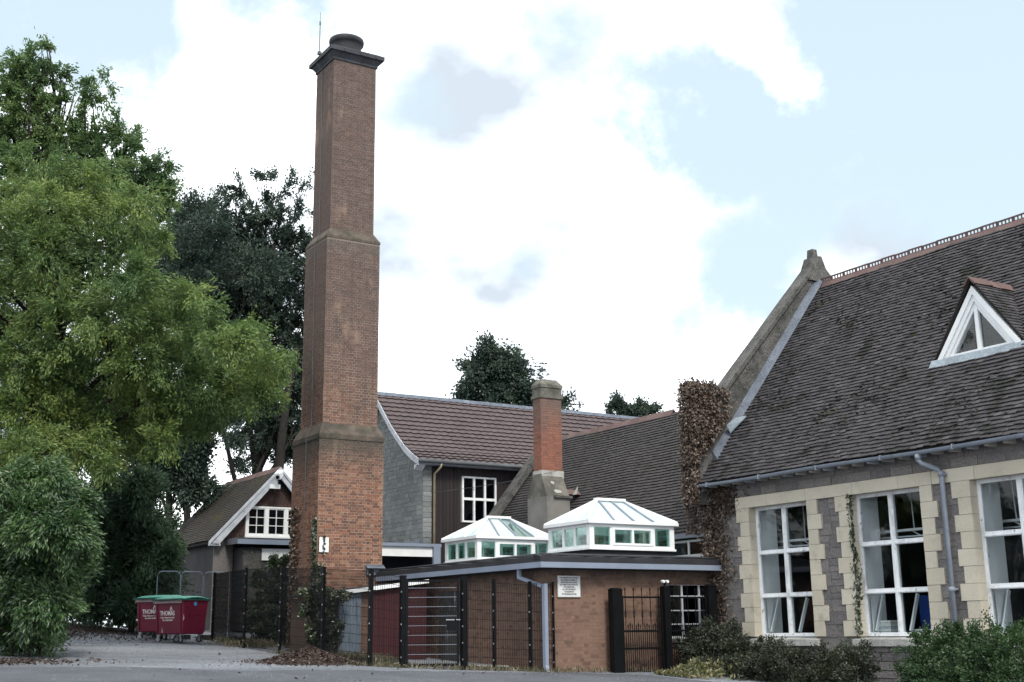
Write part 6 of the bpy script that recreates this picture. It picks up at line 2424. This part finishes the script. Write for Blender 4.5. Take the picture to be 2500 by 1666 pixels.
def build_bushes():
    G = gzv
    bl = []
    for i in range(16):
        y = -.55 - i * .37
        x = 4.15 - .05 * i + random.uniform(-.15, .15)
        r = random.uniform(.36, .5)
        z = (.86 if i < 4 else .60 - .018 * i) - r * .6 + random.uniform(-.08, .08)
        bl.append(((x, y, z), r))
        bl.append(((x - .35, y + .1, z - .38), r))
    bush('dark_hedge', 'low straggly dark hedge under the stone hall windows', bl, 60000, .065, .036, 'leaf_hedge', 'hedge', shell=(.3, 1.05), stems=60)
    bl = []
    for i in range(10):
        y = -7.55 - i * .32
        x = 3.6 - .12 * i + random.uniform(-.1, .1)
        r = random.uniform(.36, .46)
        bl.append(((x, y, .52 + random.uniform(-.08, .1)), r))
        bl.append(((x - .25, y + .05, .0), r))
        bl.append(((x - .3, y + .05, -.4), r))
    bush('green_hedge', 'bright green privet bush below the downpipe at the right edge', bl, 52000, .055, .034, 'leaf_privet', 'bush', shell=(.4, 1.05), stems=30)
    # leafy weeds in front of the iron gate
    P, Dr = [], []
    for _ in range(2600):
        x = random.uniform(2.3, 4.4)
        y = -.9 - abs(random.gauss(0, .7))
        hgt = max(.05, .42 - .35 * abs(x - 3.7)) * random.random()
        P.append((x, y, G(x, y) + hgt + .02))
        Dr.append((random.gauss(0, .5), random.gauss(0, .5), .6))
    w = leaves('weeds', P, Dr, .12, .06, 'leaf_weed')
    w['kind'] = 'stuff'
    # grass and weeds along the foot of the fence and the walls
    P, Dr = [], []
    for (p, q) in zip(FENCE[2:], FENCE[3:]):
        for _ in range(230):
            t = random.random()
            x, y = p[0] + (q[0] - p[0]) * t + random.gauss(0, .16), p[1] + (q[1] - p[1]) * t + random.gauss(0, .16)
            P.append((x, y, G(x, y) + random.uniform(.0, .07)))
            Dr.append((random.gauss(0, .6), random.gauss(0, .6), 1))
    for _ in range(420):
        x = random.uniform(.0, 5)
        y = -.12 - abs(random.gauss(0, .1))
        P.append((x, y, G(x, y) + random.uniform(.0, .08)))
        Dr.append((random.gauss(0, .4), random.gauss(0, .4), 1))
    for _ in range(1500):
        x, y = random.uniform(-3.3, -2.2), random.uniform(2.4, 5)
        P.append((x, y, G(x, y) + random.uniform(.02, .16)))
        Dr.append((random.gauss(0, .35), random.gauss(0, .35), 1))
    for _ in range(1400):
        x, y = random.gauss(-3.0, .35), random.uniform(9.5, 12.5)
        P.append((x, y, G(x, y) + random.uniform(.02, .2)))
        Dr.append((random.gauss(0, .35), random.gauss(0, .35), 1))
    w = leaves('dry_grass', P, Dr, .17, .02, 'grass_dry')
    w['kind'] = 'stuff'
    # dark bush behind the fence, before the cottage and at the foot of the tower
    bl = [(tuple(hd(x * D, y * D, d)), r * D * d / FPX) for (x, y, r, d) in ((600, 1440, 34, 37), (635, 1420, 36, 37.5), (595, 1395, 28, 37), (630, 1375, 30, 37.5), (655, 1400, 26, 37), (610, 1345, 22, 37.5), (640, 1330, 24, 37.5), (665, 1350, 22, 37), (590, 1330, 14, 37.5), (650, 1300, 16, 37.5), (625, 1290, 12, 37.5), (620, 1470, 30, 37), (655, 1460, 28, 37))]
    bush('dark_bush', 'dark leafy bush behind the fence left of the tower foot', bl, 42000, .1, .055, 'leaf_bush', 'bush', shell=(.3, 1.0), stems=20)
    bl = [(tuple(hd(x * D, y * D, d)), r * D * d / FPX) for (x, y, r, d) in ((735, 1392, 22, 31), (765, 1376, 14, 30.7), (755, 1412, 20, 30.7), (735, 1440, 22, 30.8), (786, 1364, 9, 30.6), (718, 1400, 20, 31.2), (746, 1466, 20, 30.7), (766, 1440, 12, 30.6), (722, 1460, 18, 31), (715, 1370, 16, 31.2), (728, 1350, 10, 31.2))]
    bush('dark_bush', 'dark ivy bush at the tower foot beside the corrugated shed', bl, 26000, .09, .058, 'leaf_ivy', 'bush', shell=(.3, 1.0), stems=14)


build_bushes()


def build_litter():
    # heap of soil and dead leaves in front of the fence
    c = hd(735 * D, 1520 * D, 28.6)
    cx, cy = -4.35, 3.2
    mb = MB()
    n, m = 34, 10
    for j in range(m + 1):
        for i in range(n):
            a = 2 * math.pi * i / n
            r = j / m
            rr = r * (1 + .12 * math.sin(3 * a + 1) + .08 * math.sin(7 * a))
            x, y = cx + 1.25 * rr * math.cos(a), cy + .95 * rr * math.sin(a)
            z = gzv(x, y) + .34 * (1 - r) ** 1.2 * (1 + .2 * math.sin(5 * a + 9 * r)) + .03 * math.sin(13 * a + 20 * r) * (1 - r) - .02 * (r > .98)
            mb.v.append((x, y, z))
    for j in range(m):
        for i in range(n):
            a, b = j * n + i, j * n + (i + 1) % n
            mb.f.append((a, a + n, b + n, b))
            mb.m.append(0)
    t = thing('leaf_heap', 'low heap of dark soil and dead leaves in front of the mesh fence', 'heap', (cx, cy, gzv(cx, cy)))
    mb.build('soil', 'soil', t)
    P, Dr = [], []
    for _ in range(2600):
        a, r = random.uniform(0, 6.283), abs(random.gauss(0, .55))
        x, y = cx + 1.3 * r * math.cos(a), cy + 1.0 * r * math.sin(a)
        z = gzv(x, y) + .34 * max(0, 1 - r) ** 1.2 + .03
        P.append((x, y, z))
        Dr.append((random.gauss(0, 1), random.gauss(0, 1), random.gauss(0, .35)))
    leaves('dead_leaves', P, Dr, .075, .05, 'leaf_litter', t)['kind'] = 'stuff'
    # litter on the bank behind the bins and drifts round the laurel and walls
    P, Dr = [], []
    for _ in range(9000):
        x, y = random.gauss(-6.8, 1.6), random.gauss(20.0, 2.6)
        z = gzv(x, y) + .35 * math.exp(-(((x + 7.2) / 2.6) ** 2 + ((y - 21.5) / 4.5) ** 2)) + .02
        P.append((x, y, z))
        Dr.append((random.gauss(0, 1), random.gauss(0, 1), random.gauss(0, .3)))
    for _ in range(700):
        x, y = random.gauss(-10.9, .9), random.gauss(3.9, .5)
        P.append((x, y, gzv(x, y) + .03))
        Dr.append((random.gauss(0, 1), random.gauss(0, 1), random.gauss(0, .3)))
    for _ in range(60):
        x, y = random.uniform(-9, 3), random.uniform(-2.5, 8)
        P.append((x, y, gzv(x, y) + .035))
        Dr.append((random.gauss(0, 1), random.gauss(0, 1), random.gauss(0, .15)))
    leaves('fallen_leaves', P, Dr, .08, .055, 'leaf_litter')['kind'] = 'stuff'
    # loose stones on the gravel
    V, F = [], []
    k = 0
    for _ in range(5200):
        x, y = random.uniform(-11, 4), random.uniform(-4, 14)
        s = random.uniform(.008, .022)
        z = gzv(x, y) + .025 * math.sin(x * 1.3 + .5 * y) * math.sin(y * .9) + s * .4
        for d in ((s, 0, 0), (0, s, 0), (-s, 0, 0), (0, -s, 0), (0, 0, s * .8), (0, 0, -s * .8)):
            V.append((x + d[0] * random.uniform(.7, 1.2), y + d[1] * random.uniform(.7, 1.2), z + d[2]))
        for f in ((0, 1, 4), (1, 2, 4), (2, 3, 4), (3, 0, 4)):
            F.append(tuple(k + i for i in f))
        k += 6
    o = raw_mesh('gravel', V, F, 'gravel')
    o['kind'] = 'stuff'
    pts = [hy(1600 * D, 1500 * D, -1.2)]
    b = MB().beam((-1.6, 1.7, gzv(-1.6, 1.7) + .05), (-.4, 1.0, gzv(-.4, 1) + .06), .05, .04)
    tag(b.build('timber_batten', 'timber_pale', origin=(-1, 1.4, .1)), 'pale broken batten lying on the ground behind the mesh gate', 'plank')
    lg = hd(360 * D, 1432 * D, 42)
    m = MB().tube(bent(lg - Vector((.9, 0, 0)), lg + Vector((.6, .2, -.05)), .05, 6), [.05, .06, .06, .055, .05, .04], 8)
    tag(m.build('fallen_branch', 'timber_pale', origin=lg), 'pale fallen branch on the leaf bank behind the bins', 'branch')


mk('gravel', ((.17, .175, .185), (.1, .105, .115)), scale=6, bscale=60, bump=0)
build_litter()
